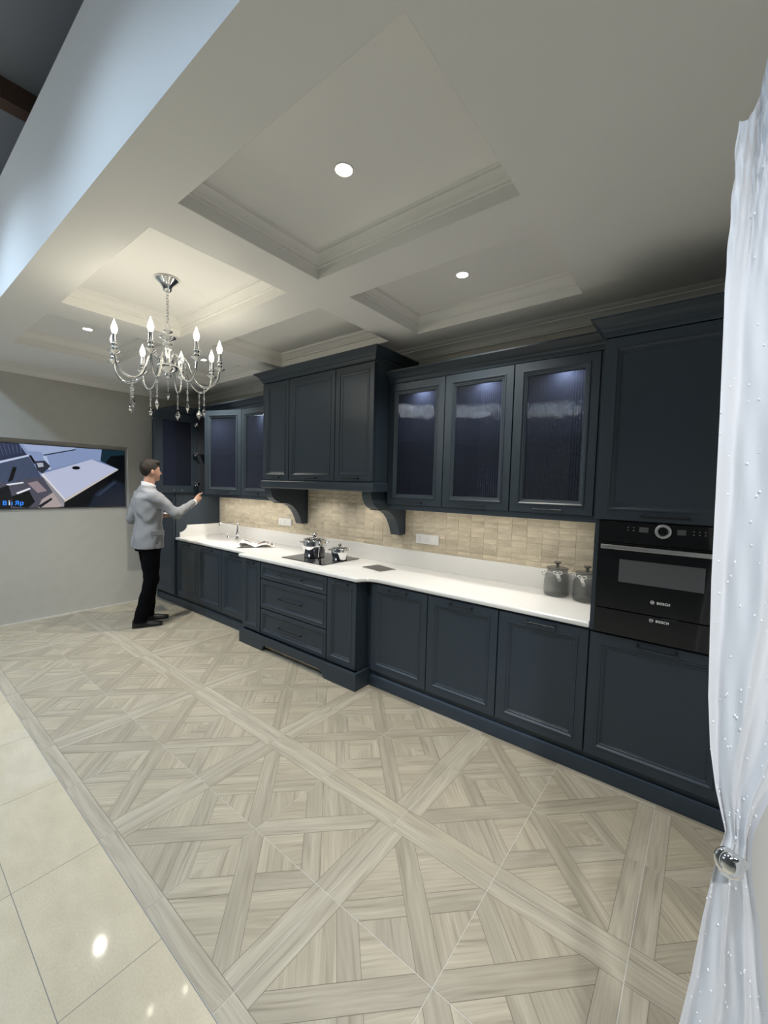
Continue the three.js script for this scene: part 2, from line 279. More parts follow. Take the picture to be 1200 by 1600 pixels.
for (const [x, k] of [[2.235, 0], [6.25, 1]]) tag(mesh('ceiling_beam', boxUV(box(x, x + 0.115, 4.0, YH, -0.0, HZ)), M.beam), k ? 'dark wooden roof beam beyond the top of the picture' : 'dark brown wooden roof beam high above the white bulkhead', 'beam', null, 'structure');
// coffered ceiling
const CO = [[4.11, 5.315, 1.394, 2.213, 'A'], [4.11, 5.315, 0.345, 1.132, 'B'], [2.432, 3.835, 1.394, 2.213, 'C'], [2.432, 3.835, 0.345, 1.132, 'D'], [1.013, 2.125, 1.394, 2.213, 'E'], [1.013, 2.125, 0.345, 1.132, 'F']];
{
  const g = extrude([[0, 0], [XR, 0], [XR, -ZS + 0.09], [0, -ZS + 0.09]], 0.2, 0, CO.map(([a, b, c, d]) => [[a, -c], [b, -c], [b, -d], [a, -d]]));
  const ce = struct('ceiling', boxUV(flatTop(g).translate(0, YC, 0)), M.ceil, 'white suspended ceiling with six recessed coffers', 'ceiling');
  for (const [a, b, c, d] of CO) {
    mesh('coffer_panel', boxUV(box(a - 0.02, b + 0.02, YP, YP + 0.03, c - 0.02, d + 0.02)), M.ceil, ce);
    mesh('coffer_moulding', sweep([[a, c], [b, c], [b, d], [a, d]], [[0.0, 0.001], [0.004, 0.0], [0.004, 0.058], [0.014, 0.061], [0.014, 0.072], [0.02, 0.076], [0.028, 0.092], [0.042, 0.107], [0.05, 0.111], [0.05, 0.12], [0.058, 0.1275]], XZ(YC), true, false), M.trim, ce);
  }
  struct('wall_bulkhead', boxUV(box(0, XR + 0.12, YC, FASC, ZS - 0.09, ZS)), M.ceil, 'white bulkhead face hanging above the kitchen bay', 'wall');
  const cp = [[0.001, 2.741], [0.012, 2.744], [0.012, 2.752], [0.02, 2.755], [0.026, 2.768], [0.042, 2.786], [0.064, 2.797], [0.07, 2.799], [0.07, 2.806], [0.085, 2.809], [0.1, 2.815], [0.112, 2.8215]];
  struct('trim_cornice', sweep([[0, ZS - 0.09], [0, 0], [XR, 0], [XR, ZS - 0.09]].reverse(), cp.map(([o, h]) => [-o, h]).map(([o, h]) => [-o * -1, h]), XZ(0), false, false), M.trim, 'white plaster cornice where the walls meet the ceiling', 'cornice');
}

// ------------------------------------------------------------------ kitchen units
function doorGeo(w, h, fr = 0.052, t = 0.022) { // frame with moulded inner edge, path runs anticlockwise so positive offset is inward
  const prof = [[0.0015, 0], [0.0015, t - 0.0015], [0.003, t], [fr, t], [fr + 0.002, t + 0.004], [fr + 0.009, t + 0.0045], [fr + 0.013, t + 0.001], [fr + 0.018, t - 0.003], [fr + 0.026, t - 0.005], [fr + 0.029, t - 0.009], [fr + 0.034, t - 0.0095], [fr + 0.036, t - 0.013], [fr + 0.036, 0]];
  return sweep([[0, 0], [w, 0], [w, h], [0, h]], prof, XY, true, true, 0.35);
}
function barHandle(len, r = 0.0045, out = 0.026) {
  const g = [cyl(V(-len / 2, 0, out), V(len / 2, 0, out), r, r, 10)];
  for (const s of [-1, 1]) g.push(cyl(V(s * (len / 2 - 0.012), 0, 0), V(s * (len / 2 - 0.012), 0, out), r * 1.25, r, 10));
  return merge(g);
}
const flutedCache = {};
function flutedGlass(w, h, pitch = 0.016, amp = 0.0014) {
  const n = Math.round(w / pitch), sub = 6, cols = n * sub, pos = [], nor = [], uv = [], idx = [];
  for (let i = 0; i <= cols; i++) { const x = w * i / cols, ph = 2 * Math.PI * n * i / cols, z = amp * Math.cos(ph), dz = -amp * 2 * Math.PI * n / w * Math.sin(ph), l = Math.hypot(1, dz); for (const y of [0, h]) { pos.push(x, y, z); nor.push(-dz / l, 0, 1 / l); uv.push(x, y); } }
  for (let i = 0; i < cols; i++) idx.push(2 * i, 2 * i + 2, 2 * i + 3, 2 * i, 2 * i + 3, 2 * i + 1);
  const g = new THREE.BufferGeometry(); g.setAttribute('position', new THREE.Float32BufferAttribute(pos, 3)); g.setAttribute('normal', new THREE.Float32BufferAttribute(nor, 3)); g.setAttribute('uv', new THREE.Float32BufferAttribute(uv, 2)); g.setIndex(idx); return g;
}
// door at local (x, y, z) of its unit; opt: glass, handle 'top' | 'bottom' | 'mid', fr
function door(parent, x, y, z, w, h, opt = {}) {
  const fr = opt.fr || 0.052, d = mesh(opt.name || 'door', doorGeo(w, h, fr), M.cab, parent); d.position.set(x, y, z);
  const i = fr + 0.036;
  if (opt.glass) {
    const gl = mesh('glass_pane', flutedGlass(w - 2 * i + 0.004, h - 2 * i + 0.004), M.glass, d); gl.position.set(i - 0.002, i - 0.002, 0.0085); gl.userData.label = 'fluted glass pane';
    mesh('smoked_film', box(i - 0.002, w - i + 0.002, i - 0.002, h - i + 0.002, 0.0045, 0.006), M.film, d).userData.label = 'smoked frosted film behind the fluted glass';
  }
  else mesh('panel', box(i - 0.002, w - i + 0.002, i - 0.002, h - i + 0.002, 0.002, 0.0105), M.cab, d);
  const len = opt.hl || 0.185;
  if (opt.handle) { const hd = mesh('handle', barHandle(len), M.handle, d); hd.position.set(opt.hx ?? w / 2, opt.handle === 'top' ? h - 0.026 : opt.handle === 'bottom' ? 0.026 : h / 2, 0.022); hd.userData.label = 'black bar handle'; }
  return d;
}
const BZ = 0.578, YB0 = 0.14, YB1 = 0.862, YD0 = 0.145, YD1 = 0.852;
function baseCab(x0, x1, label) {
  const c = thing('base_cabinet', label, 'cabinet', x0, 0, 0.0, 'base cabinets'); const w = x1 - x0;
  mesh('body', box(0.0008, w - 0.0008, YB0, YB1, 0.02, BZ - 0.001), M.cab, c);
  door(c, 0.002, YD0, BZ, w - 0.004, YD1 - YD0, { handle: 'top' });
  return c;
}
const XT = 5.505, XL = 0.644;
baseCab(XL, 1.172, 'dark blue base cabinet under the counter beside the tall corner cabinet');
baseCab(1.172, 1.703, 'dark blue base cabinet below the tap, between two other doors');
baseCab(1.703, 2.262, 'dark blue base cabinet tucked against left side of the drawer unit');
baseCab(3.912, 4.441, 'dark blue base cabinet just right of the drawer unit');
baseCab(4.441, 4.974, 'dark blue base cabinet, second to the right of the drawer unit');
baseCab(4.974, XT, 'dark blue base cabinet under the glass jars, next to the oven column');
// plinths
{
  const pp = [[0, 0.138], [0.0, 0.1], [0.004, 0.096], [0.012, 0.094], [0.02, 0.086], [0.024, 0.074], [0.024, 0.001], [-0.02, 0.001], [-0.02, 0.138]];
  const mk = (x0, x1, label) => tag(mesh('plinth', sweep([[x1, 0.552], [x0, 0.552]], pp.map(([o, h]) => [-o, h]), XZ(0), false, true), M.cab), label, 'plinth', 'cabinet plinths');
  mk(0.012, 2.284, 'dark blue plinth below the cabinets at the tall corner unit');
  mk(3.8915, 6.14, 'dark blue plinth running from the drawer unit to the curtain');
}
// drawer unit
{
  const X0 = 2.272, X1 = 3.853, FZ = 0.683;
  const c = thing('drawer_cabinet', 'protruding dark blue drawer unit with three drawers and bracket foot', 'cabinet', 0, 0, 0);
  mesh('body', merge([box(X0, X1, YB0, YB1, 0.02, FZ - 0.001), box(X1, 3.911, YB0, YB1, 0.02, 0.56)]), M.cab, c);
  door(c, 2.284, YD0, FZ, 0.296, YD1 - YD0, { handle: 'top', hl: 0.13, fr: 0.045, name: 'pull_out_front' });
  door(c, 3.519, YD0, FZ, 0.328, YD1 - YD0, { handle: 'top', hl: 0.16, fr: 0.045, name: 'pull_out_front' });
  for (const [y0, y1] of [[0.698, YD1], [0.405, 0.690], [YD0, 0.397]]) door(c, 2.590, y0, FZ, 0.922, y1 - y0, { handle: 'mid', hl: 0.33, fr: 0.03, name: 'drawer' });
  const sk = [[2.285, 0.001], [2.655, 0.001], [2.672, 0.012], [2.678, 0.035], [2.695, 0.052], [2.72, 0.066], [3.475, 0.066], [3.5, 0.052], [3.517, 0.035], [3.523, 0.012], [3.54, 0.001], [3.89, 0.001], [3.89, 0.139], [2.285, 0.139]];
  mesh('skirt', merge([extrude(sk, 0.03, 0.002).translate(0, 0, 0.715), box(3.858, 3.888, 0.001, 0.138, 0.555, 0.716), box(2.287, 2.317, 0.001, 0.138, 0.555, 0.716)]), M.cab, c);
  mesh('recess', box(2.33, 3.85, 0.001, 0.13, 0.52, 0.53), M.cab, c);
}
// tall corner cabinet
{
  const c = thing('tall_cabinet', 'tall dark corner cabinet behind the person, reaching the crown', 'cabinet', 0, 0, 0);
  mesh('body', merge([box(0.006, XL - 0.001, 0.14, 2.47, 0.02, 0.585), box(0.005, XL - 0.0005, 0.139, 2.47, 0.02, 0.606)]), M.cab, c);
  door(c, 0.015, 0.145, 0.6065, XL - 0.03, 1.3, { handle: 0 }); door(c, 0.015, 1.45, 0.6065, XL - 0.03, 1.0, { handle: 0 });
  mesh('crown', sweep([[XL - 0.001, 0.02], [XL - 0.001, 0.607], [0.008, 0.607]].reverse(), [[0, 2.465], [0.004, 2.47], [0.008, 2.49], [0.02, 2.5], [0.022, 2.512], [0.04, 2.532], [0.056, 2.54], [0.06, 2.556], [0, 2.556]], XZ(0), false, true), M.cab, c);
}
// worktop with upstand; sink cut out
{
  const y = 0.9, th = 0.034;
  const o = [[XL + 0.001, -0.002], [XT - 0.001, -0.002], [XT - 0.001, -0.618], [4.02, -0.618]];
  for (let i = 1; i <= 10; i++) { const t = i / 10, a = [4.02, 0.618], b = [3.92, 0.618], c2 = [3.882, 0.66], e = [3.872, 0.728]; const k = (p) => (1 - t) ** 3 * a[p] + 3 * t * (1 - t) ** 2 * b[p] + 3 * t * t * (1 - t) * c2[p] + t ** 3 * e[p]; o.push([k(0), -k(1)]); }
  o.push([2.245, -0.728], [2.245, -0.618], [XL + 0.001, -0.618]);
  const w = thing('worktop', 'white quartz worktop stepping forward over the drawer unit', 'worktop', 0, 0, 0);
  mesh('slab', toCreasedNormals(flatTop(extrude(o, th, 0.011)).translate(0, y - th, 0), 0.6), M.quartz, w);
  mesh('upstand', merge([box(XL + 0.02, XT - 0.001, y - 0.001, 1.052, 0.0005, 0.02, 0.003), (() => {
    const s = [[0.001, y - 0.001], [0.567, y - 0.001], [0.567, 0.955]]; for (let i = 0; i <= 8; i++) { const a = -Math.PI / 2 - i / 8 * Math.PI / 2; s.push([0.567 + 0.10 * Math.cos(a) * 0.95, 1.052 + 0.09 * Math.sin(a)]); }
    s.push([0.001, 1.052]); return extrude(s, 0.019, 0.002).rotateY(-Math.PI / 2).translate(XL + 0.0205, 0, 0);
  })()]), M.quartz, w);
}
// backsplash tiles
{
  const bs = thing('backsplash', 'beige split face stone tiles on the wall above the worktop', 'backsplash', 0, 0, 0);
  mesh('mortar', boxUV(merge([box(XL + 0.001, XT - 0.001, 1.052, 1.6, 0.0005, 0.005)])), M.groutLight, bs);
  const vars = []; for (let k = 0; k < 10; k++) { // 4 x 2 relief on the face
    const w = 0.1135, h = 0.0425, nx = 4, ny = 2, pos = [], uv = [], u0 = rnd(), v0 = rnd(), H = []; for (let j = 0; j <= ny; j++) for (let i = 0; i <= nx; i++) H.push(rr(0.0085, 0.012) - ((j === 0 || j === ny) ? 0.002 : 0));
    const pt = (i, j) => [w * i / nx, h * j / ny + ((j > 0 && j < ny) ? rr(-0.006, 0.006) * 0 : 0), H[j * (nx + 1) + i]];
    const put = (p) => { pos.push(...p); uv.push(u0 + p[0] * 1.6, v0 + p[1] * 1.6); }; const quad = (a, b, c, d) => { [a, b, c, a, c, d].forEach(put); };
    for (let j = 0; j < ny; j++) for (let i = 0; i < nx; i++) quad(pt(i, j), pt(i + 1, j), pt(i + 1, j + 1), pt(i, j + 1));
    for (let i = 0; i < nx; i++) { const z = p => [p[0], p[1], 0.002]; quad(z(pt(i, 0)), z(pt(i + 1, 0)), pt(i + 1, 0), pt(i, 0)); quad(pt(i, ny), pt(i + 1, ny), z(pt(i + 1, ny)), z(pt(i, ny))); }
    for (let j = 0; j < ny; j++) { const z = p => [p[0], p[1], 0.002]; quad(z(pt(0, j + 1)), z(pt(0, j)), pt(0, j), pt(0, j + 1)); quad(pt(nx, j + 1), pt(nx, j), z(pt(nx, j)), z(pt(nx, j + 1))); }
    const g = new THREE.BufferGeometry(); g.setAttribute('position', new THREE.Float32BufferAttribute(pos, 3)); g.setAttribute('uv', new THREE.Float32BufferAttribute(uv, 2)); g.computeVertexNormals(); vars.push(g);
  }
  const list = []; const W = 0.115, H = 0.044;
  for (let c = 0; c < 43; c++) for (let r = 0; r < 12; r++) { const x = XT - 0.001 - (c + 1) * W, y = 1.0525 + r * H; if (x < XL) continue; if (y + H > 1.46 && (x < 2.30 || x > 3.85)) { if (y > 1.44) continue; } if (y + H > 1.585) continue; list.push([x, y]); }
  const rest = [[], [], []];
  list.forEach(([x, y], n) => { const g = vars[Math.floor(rnd() * vars.length)], m = Math.floor(rnd() * 3); if (n < 300) { const t = mesh('stone_tile', g, M.stone[m], bs); t.position.set(x, y, 0.0015); } else rest[m].push(g.clone().translate(x, y, 0.0015)); });
  rest.forEach((l, m) => { if (l.length) mesh('stone_tiles', merge(l), M.stone[m], bs).userData.kind = 'stuff'; });
}
// upper cabinets
const UZ = 0.33, YU0 = 1.473, YU1 = 2.464;
function upperCab(x0, x1, label, shelfY = 1.97) {
  const c = thing('upper_cabinet', label, 'cabinet', x0, 0, 0, 'glass fronted wall cabinets'), w = x1 - x0, t = 0.018;
  mesh('carcass', merge([box(0.0005, t, YU0, YU1, 0.016, UZ), box(w - t, w - 0.0005, YU0, YU1, 0.016, UZ), box(t, w - t, YU0, YU0 + t, 0.016, UZ), box(t, w - t, YU1 - t, YU1, 0.016, UZ), box(t, w - t, YU0 + t, YU1 - t, 0.016, 0.024)]), M.cabIn, c);
  mesh('shelf', box(t + 0.0005, w - t - 0.0005, shelfY, shelfY + 0.02, 0.025, 0.30), M.cabIn, c);
  mesh('pelmet', merge([box(0, w, 1.435, YU0 + 0.001, 0.318, 0.345), box(0, w, YU0, YU0 + 0.0016, 0.329, 0.345)]), M.cab, c);
  // interior puck lamp
  const px = w * 0.62, pz = 0.275;
  mesh('cabinet_lamp', lathe([[0, -0.004], [0.026, -0.004], [0.03, 0]], 20, px, YU1 - t - 0.001, pz), M.glow(lin(1, 0.97, 0.9), 6), c);
  const l = new THREE.SpotLight(NEUT, L.puck, 0, 75 * D2R, 0.6, 2); l.position.set(x0 + px, YU1 - t - 0.012, pz); l.target.position.set(x0 + px, 1, pz); l.castShadow = true; l.shadow.radius = 1.2; scene.add(l, l.target);
  return c;
}
const crownProf = [[0, 0], [0.004, 0.006], [0.008, 0.028], [0.02, 0.038], [0.024, 0.05], [0.04, 0.068], [0.058, 0.078], [0.062, 0.082], [0.062, 0.092], [-0.02, 0.092], [-0.02, 0]];
const crownAt = (y) => crownProf.map(([o, h]) => [o, y + h]);
{
  const a = upperCab(3.85, 4.382, 'glass door wall cabinet touching the right side of the extractor hood'); door(a, 0.002, YU0 + 0.002, UZ, 0.528, YU1 - YU0 - 0.004, { glass: 1, handle: 'bottom' });
  const b = upperCab(4.382, 4.912, 'glass door wall cabinet, middle of the three right of the hood'); door(b, 0.002, YU0 + 0.002, UZ, 0.526, YU1 - YU0 - 0.004, { glass: 1, handle: 'bottom' });
  const c = upperCab(4.912, 5.44, 'glass door wall cabinet next to the tall oven column'); door(c, 0.002, YU0 + 0.002, UZ, 0.524, YU1 - YU0 - 0.004, { glass: 1, handle: 'bottom' });
  mesh('filler', merge([box(0.5285, 0.5925, YU0, YU1, 0.016, 0.345), box(0.5285, 0.5925, 1.435, YU0 + 0.0005, 0.318, 0.345)]), M.cab, c);
  tag(mesh('crown_moulding', sweep([[3.85, 0.352], [XT - 0.002, 0.352]], crownAt(YU1), XZ(0), false, true), M.cab), 'dark crown moulding above the three glass cabinets', 'moulding', 'cabinet crowns');
  // left pair, one door swung wide open, the other ajar
  const d = upperCab(XL, 1.70, 'wall cabinet with one door wide open and one ajar');
  const hingeG = () => merge([lathe([[0.0, 0.012], [0.016, 0.012], [0.018, 0], [0, 0]], 16).rotateX(-Math.PI / 2), box(-0.012, 0.012, -0.012, 0.012, -0.055, -0.008, 0.003), box(0.0, 0.03, -0.01, 0.01, -0.04, -0.018, 0.003)]);
  const d1 = door(d, 0.002, YU0 + 0.002, UZ + 0.003, 0.524, YU1 - YU0 - 0.004, { glass: 1, handle: 'bottom' }); d1.rotation.y = -91 * D2R; d1.position.set(0.026, YU0 + 0.002, UZ + 0.004); d1.userData.label = 'left cabinet door standing open at a right angle';
  for (const y of [0.11, 0.5, 0.88]) { const hg = mesh('hinge', hingeG(), M.chrome, d1); hg.position.set(0.026, y, -0.002); hg.scale.setScalar(1.5); };
  for (const x of [0.2, 0.3]) mesh('screw', lathe([[0, 0.003], [0.006, 0.002], [0.007, 0]], 10).rotateX(-Math.PI / 2), M.chrome, d1).position.set(x, 0.03, -0.0005);
  const g2 = new THREE.Group(); // right door turns about its right edge
  const d2 = door(d, 0, 0, 0, 0.523, YU1 - YU0 - 0.004, { glass: 1, handle: 'bottom' });
  d2.rotation.y = 20 * D2R; d2.position.set(1.052 - 0.523 * Math.cos(20 * D2R), YU0 + 0.002, UZ + 0.003 + 0.523 * Math.sin(20 * D2R)); d2.userData.label = 'right cabinet door pushed slightly open';
  const e = upperCab(1.70, 2.372, 'glass door wall cabinet partly hidden by left side of the hood'); door(e, 0.002, YU0 + 0.002, UZ, 0.528, YU1 - YU0 - 0.004, { glass: 1, handle: 'bottom' }); mesh('filler', box(0.532, 0.669, YU0, YU1, UZ, 0.345), M.cab, e);
  tag(mesh('crown_moulding', sweep([[XL + 0.0625, 0.352], [2.372, 0.352]], crownAt(YU1), XZ(0), false, true), M.cab), 'dark crown moulding above the open cabinet doors', 'moulding', 'cabinet crowns');
}
// extractor hood
{
  const X0 = 2.376, X1 = 3.848, FZ = 0.517, Y0 = 1.652, Y1 = 2.623;
  const c = thing('extractor_hood', 'large dark blue extractor hood on two curved brackets', 'hood', 0, 0, 0);
  mesh('body', merge([box(X0, X1, Y0, Y1, 0.016, FZ - 0.001)]), M.cab, c);
  for (const [a, b] of [[X0 + 0.004, 2.786], [2.790, 3.407], [3.411, X1 - 0.004]]) door(c, a, Y0 + 0.004, FZ, b - a, Y1 - Y0 - 0.012, { handle: 'bottom', hl: b - a > 0.5 ? 0.19 : 0.15, fr: 0.048 });
  mesh('base_band', sweep([[X0, 0.36], [X0, 0.535], [X1, 0.535], [X1, 0.36]], [[0, 1.653], [0.008, 1.65], [0.016, 1.643], [0.018, 1.63], [0.018, 1.585], [0.012, 1.578], [0, 1.574], [-0.06, 1.574], [-0.06, 1.653]], XZ(0), false, true), M.cab, c);
  mesh('underside', box(X0 + 0.03, X1 - 0.03, 1.60, 1.615, 0.017, 0.51), M.cabIn, c);
  mesh('crown', sweep([[X0, 0.016], [X0, 0.539], [X1, 0.539], [X1, 0.016]], crownProf.map(([o, h]) => [o * 1.1, Y1 + h]), XZ(0), false, true), M.cab, c);
  const pr = [[0.0155, 1.58], [0.515, 1.58], [0.513, 1.545], [0.503, 1.51], [0.485, 1.478], [0.455, 1.45], [0.42, 1.432], [0.40, 1.426], [0.398, 1.418], [0.33, 1.418], [0.27, 1.405], [0.22, 1.378], [0.175, 1.335], [0.142, 1.285], [0.118, 1.235], [0.102, 1.19], [0.10, 1.186], [0.0155, 1.186]];
  for (const x of [2.378, 3.712]) mesh('bracket', extrude(pr.map(([z, y]) => [-z, y]), 0.105, 0.003).rotateY(Math.PI / 2).translate(x, 0, 0), M.cab, c);
  const hl = [[2.85, 0.3], [3.4, 0.3]];
  for (const [x, z] of hl) {
    mesh('hood_lamp', lathe([[0, -0.004], [0.028, -0.004], [0.032, 0]], 20, x, 1.599, z), M.glow(WARM, 6), c);
    const l = new THREE.SpotLight(WARM, L.hoodSpot, 0, 62 * D2R, 0.7, 2); l.position.set(x, 1.588, z); l.target.position.set(x + 0.02, 0.9, z - 0.12); l.castShadow = true; l.shadow.radius = 1.5; scene.add(l, l.target);
  }
}
// under-cabinet light strips
for (const [x0, x1, side] of [[0.75, 2.3, 'left'], [3.95, 5.4, 'right']]) {
  const s = thing('light_strip', side === 'left' ? 'slim warm light strip under the open wall cabinet' : 'slim warm light strip under the three glass cabinets', 'light strip', (x0 + x1) / 2, 1.4728, 0.28, 'under cabinet lights');
  mesh('diffuser', box(-(x1 - x0) / 2, (x1 - x0) / 2, -0.006, 0, -0.009, 0.009, 0.002), M.glow(WARM, 3), s);
  const l = new THREE.RectAreaLight(WARM, L.under * (side === 'left' ? 1.6 : 0.92), x1 - x0, 0.018); l.position.set((x0 + x1) / 2, 1.464, 0.28); l.lookAt((x0 + x1) / 2, 0, 0.28); scene.add(l);
}
// tall oven column
const font = await new FontLoader().loadAsync('fonts/droid/droid_sans_bold.typeface.json');
function text(str, size, depth = 0.0008) { const g = new TextGeometry(str, { font, size, depth, curveSegments: 3, bevelEnabled: false }); return g; }
{
  const c = thing('oven_column', 'tall dark blue cabinet column housing the built in oven', 'cabinet', 0, 0, 0), X1 = 6.14;
  mesh('body', merge([box(XT + 0.0005, X1, 0.14, 0.862, 0.02, 0.577), box(XT + 0.0005, XT + 0.0225, 0.862, 2.436, 0.02, 0.612), box(X1 - 0.0225, X1, 0.862, 2.436, 0.02, 0.612), box(XT + 0.022, X1 - 0.022, 1.474, 2.436, 0.02, 0.612), box(XT + 0.022, X1 - 0.022, 0.862, 1.474, 0.02, 0.05)]), M.cab, c);
  door(c, XT + 0.003, 0.145, 0.578, X1 - XT - 0.006, 0.705, { handle: 'top', hl: 0.19 });
  door(c, XT + 0.003, 1.478, 0.613, X1 - XT - 0.006, 0.952, { handle: 'bottom', hl: 0.21 });
  mesh('crown', sweep([[XT + 0.0005, 0.02], [XT + 0.0005, 0.636], [X1, 0.636], [X1, 0.02]], crownAt(2.434), XZ(0), false, true), M.cab, c);
  mesh('filler', box(X1 + 0.0005, XR - 0.001, 0.001, 2.5, 0.02, 0.57), M.cab, c);
  const o = thing('oven', 'black glass built in oven with steel handle and round dial', 'oven', 0, 0, 0), ox0 = XT + 0.0235, ox1 = X1 - 0.0235, oz = 0.634;
  mesh('body', box(ox0, ox1, 1.005, 1.472, 0.06, 0.606), M.dark, o);
  const pn = mesh('control_panel', box(ox0, ox1, 1.362, 1.472, 0.607, oz, 0.002), M.blackGlass, o);
  const dl = mesh('dial', lathe([[0.022, 0.001], [0.022, 0.016], [0.024, 0.018], [0.033, 0.018], [0.035, 0.015], [0.035, 0.0]], 40).rotateX(Math.PI / 2).translate(5.818, 1.436, oz), M.steel, pn); dl.userData.label = 'brushed steel dial ring';
  mesh('dial_cap', lathe([[0, 0.012], [0.02, 0.012], [0.0215, 0.009], [0.0215, 0]], 32).rotateX(Math.PI / 2).translate(5.818, 1.436, oz), M.blackGlass, pn);
  mesh('display', merge([box(5.715, 5.755, 1.424, 1.45, oz, oz + 0.0006), box(5.875, 5.91, 1.424, 1.45, oz, oz + 0.0006)]), M.ovenWin, pn);
  const sy = []; for (const x of [5.665, 5.69, 5.94, 5.962, 5.984]) for (const y of [1.43, 1.445]) sy.push(box(x - 0.003, x + 0.003, y - 0.002, y + 0.002, oz, oz + 0.0006)); mesh('touch_symbols', merge(sy), M.plasticDark, pn);
  const dr = mesh('door', box(ox0, ox1, 1.006, 1.358, 0.607, oz, 0.002), M.blackGlass, o);
  mesh('window', box(5.635, 5.995, 1.155, 1.275, oz, oz + 0.0007), M.ovenWin, dr);
  const hn = mesh('handle', merge([box(5.55, 6.085, 1.328, 1.350, oz + 0.03, oz + 0.042, 0.003), box(5.575, 5.595, 1.33, 1.348, oz, oz + 0.032), box(6.04, 6.06, 1.33, 1.348, oz, oz + 0.032)]), M.steel, dr); hn.userData.label = 'flat brushed steel bar handle';
  const logo = (y, x) => merge([text('BOSCH', 0.0125).translate(x, y, 0), new THREE.TorusGeometry(0.0082, 0.0009, 6, 24).translate(x - 0.018, y + 0.0062, 0.0004), box(x - 0.0225, x - 0.0205, y + 0.002, y + 0.0104, 0, 0.0008), box(x - 0.0155, x - 0.0135, y + 0.002, y + 0.0104, 0, 0.0008), box(x - 0.0215, x - 0.0145, y + 0.0052, y + 0.0072, 0, 0.0008)]);
  mesh('lettering', logo(1.066, 5.81).translate(0, 0, oz), M.plastic, dr);
  const wd = thing('warming_drawer', 'black glass warming drawer directly below the oven', 'warming drawer', 0, 0, 0);
  mesh('body', box(ox0, ox1, 0.866, 1.0, 0.06, 0.606), M.dark, wd);
  const fr = mesh('front', box(ox0, ox1, 0.866, 1.0, 0.607, oz - 0.004, 0.002), M.blackGlass, wd);
  mesh('lettering', logo(0.972, 5.81).translate(0, 0, oz - 0.004), M.plastic, fr);
}
// ------------------------------------------------------------------ things on the worktop
{
  const h = thing('induction_hob', 'black glass induction hob set into the worktop', 'hob', 0, 0.9, 0);
  mesh('glass', box(2.73, 3.31, 0, 0.006, 0.065, 0.565, 0.002), M.blackGlass, h);
  const rings = []; for (const [x, z, r] of [[2.88, 0.2, 0.09], [3.16, 0.2, 0.075], [2.88, 0.43, 0.075], [3.16, 0.43, 0.09]]) rings.push(new THREE.RingGeometry(r - 0.001, r, 40).rotateX(-Math.PI / 2).translate(x, 0.0063, z)); mesh('zone_marks', merge(rings), M.plasticDark, h);
  function pot(x, z, R, H, label) {
    const p = thing('cooking_pot', label, 'pot', x, 0.9065, z, 'pots on the hob');
    mesh('pot_body', lathe([[0, 0], [R * 0.82, 0], [R * 0.86, H * 0.03], [R * 0.84, H * 0.12], [R * 0.92, H * 0.3], [R, H * 0.46], [R * 1.0, H * 0.56], [R * 0.95, H * 0.68], [R * 0.93, H * 0.72], [R * 0.9, H * 0.72], [R * 0.9, H * 0.66]], 40), M.chrome, p);
    const lid = mesh('lid', lathe([[R * 0.96, H * 0.72], [R * 0.98, H * 0.735], [R * 0.9, H * 0.76], [R * 0.5, H * 0.8], [R * 0.16, H * 0.82]], 40), M.clear, p); lid.userData.label = 'glass lid with steel rim';
    mesh('rim', new THREE.TorusGeometry(R * 0.965, 0.0028, 8, 40).rotateX(Math.PI / 2).translate(0, H * 0.73, 0), M.chrome, lid);
    mesh('knob', lathe([[R * 0.16, H * 0.82], [R * 0.14, H * 0.86], [R * 0.24, H * 0.92], [R * 0.25, H * 0.96], [R * 0.18, H], [0, H]], 24), M.chrome, lid);
    for (const s of [-1, 1]) { const q = []; for (let i = 0; i <= 10; i++) { const a = Math.PI * i / 10; q.push(V(s * (R * 0.95 + Math.sin(a) * 0.032), H * 0.62, Math.cos(a) * 0.036)); } mesh('handle', tube(q, 0.0045, 24, 8), M.chrome, p); }
    p.rotation.y = 0.7; return p;
  }
  pot(2.935, 0.32, 0.12, 0.235, 'larger chrome pot with glass lid standing on the hob'); pot(3.225, 0.26, 0.082, 0.155, 'smaller chrome pot with glass lid at the hob edge');
}
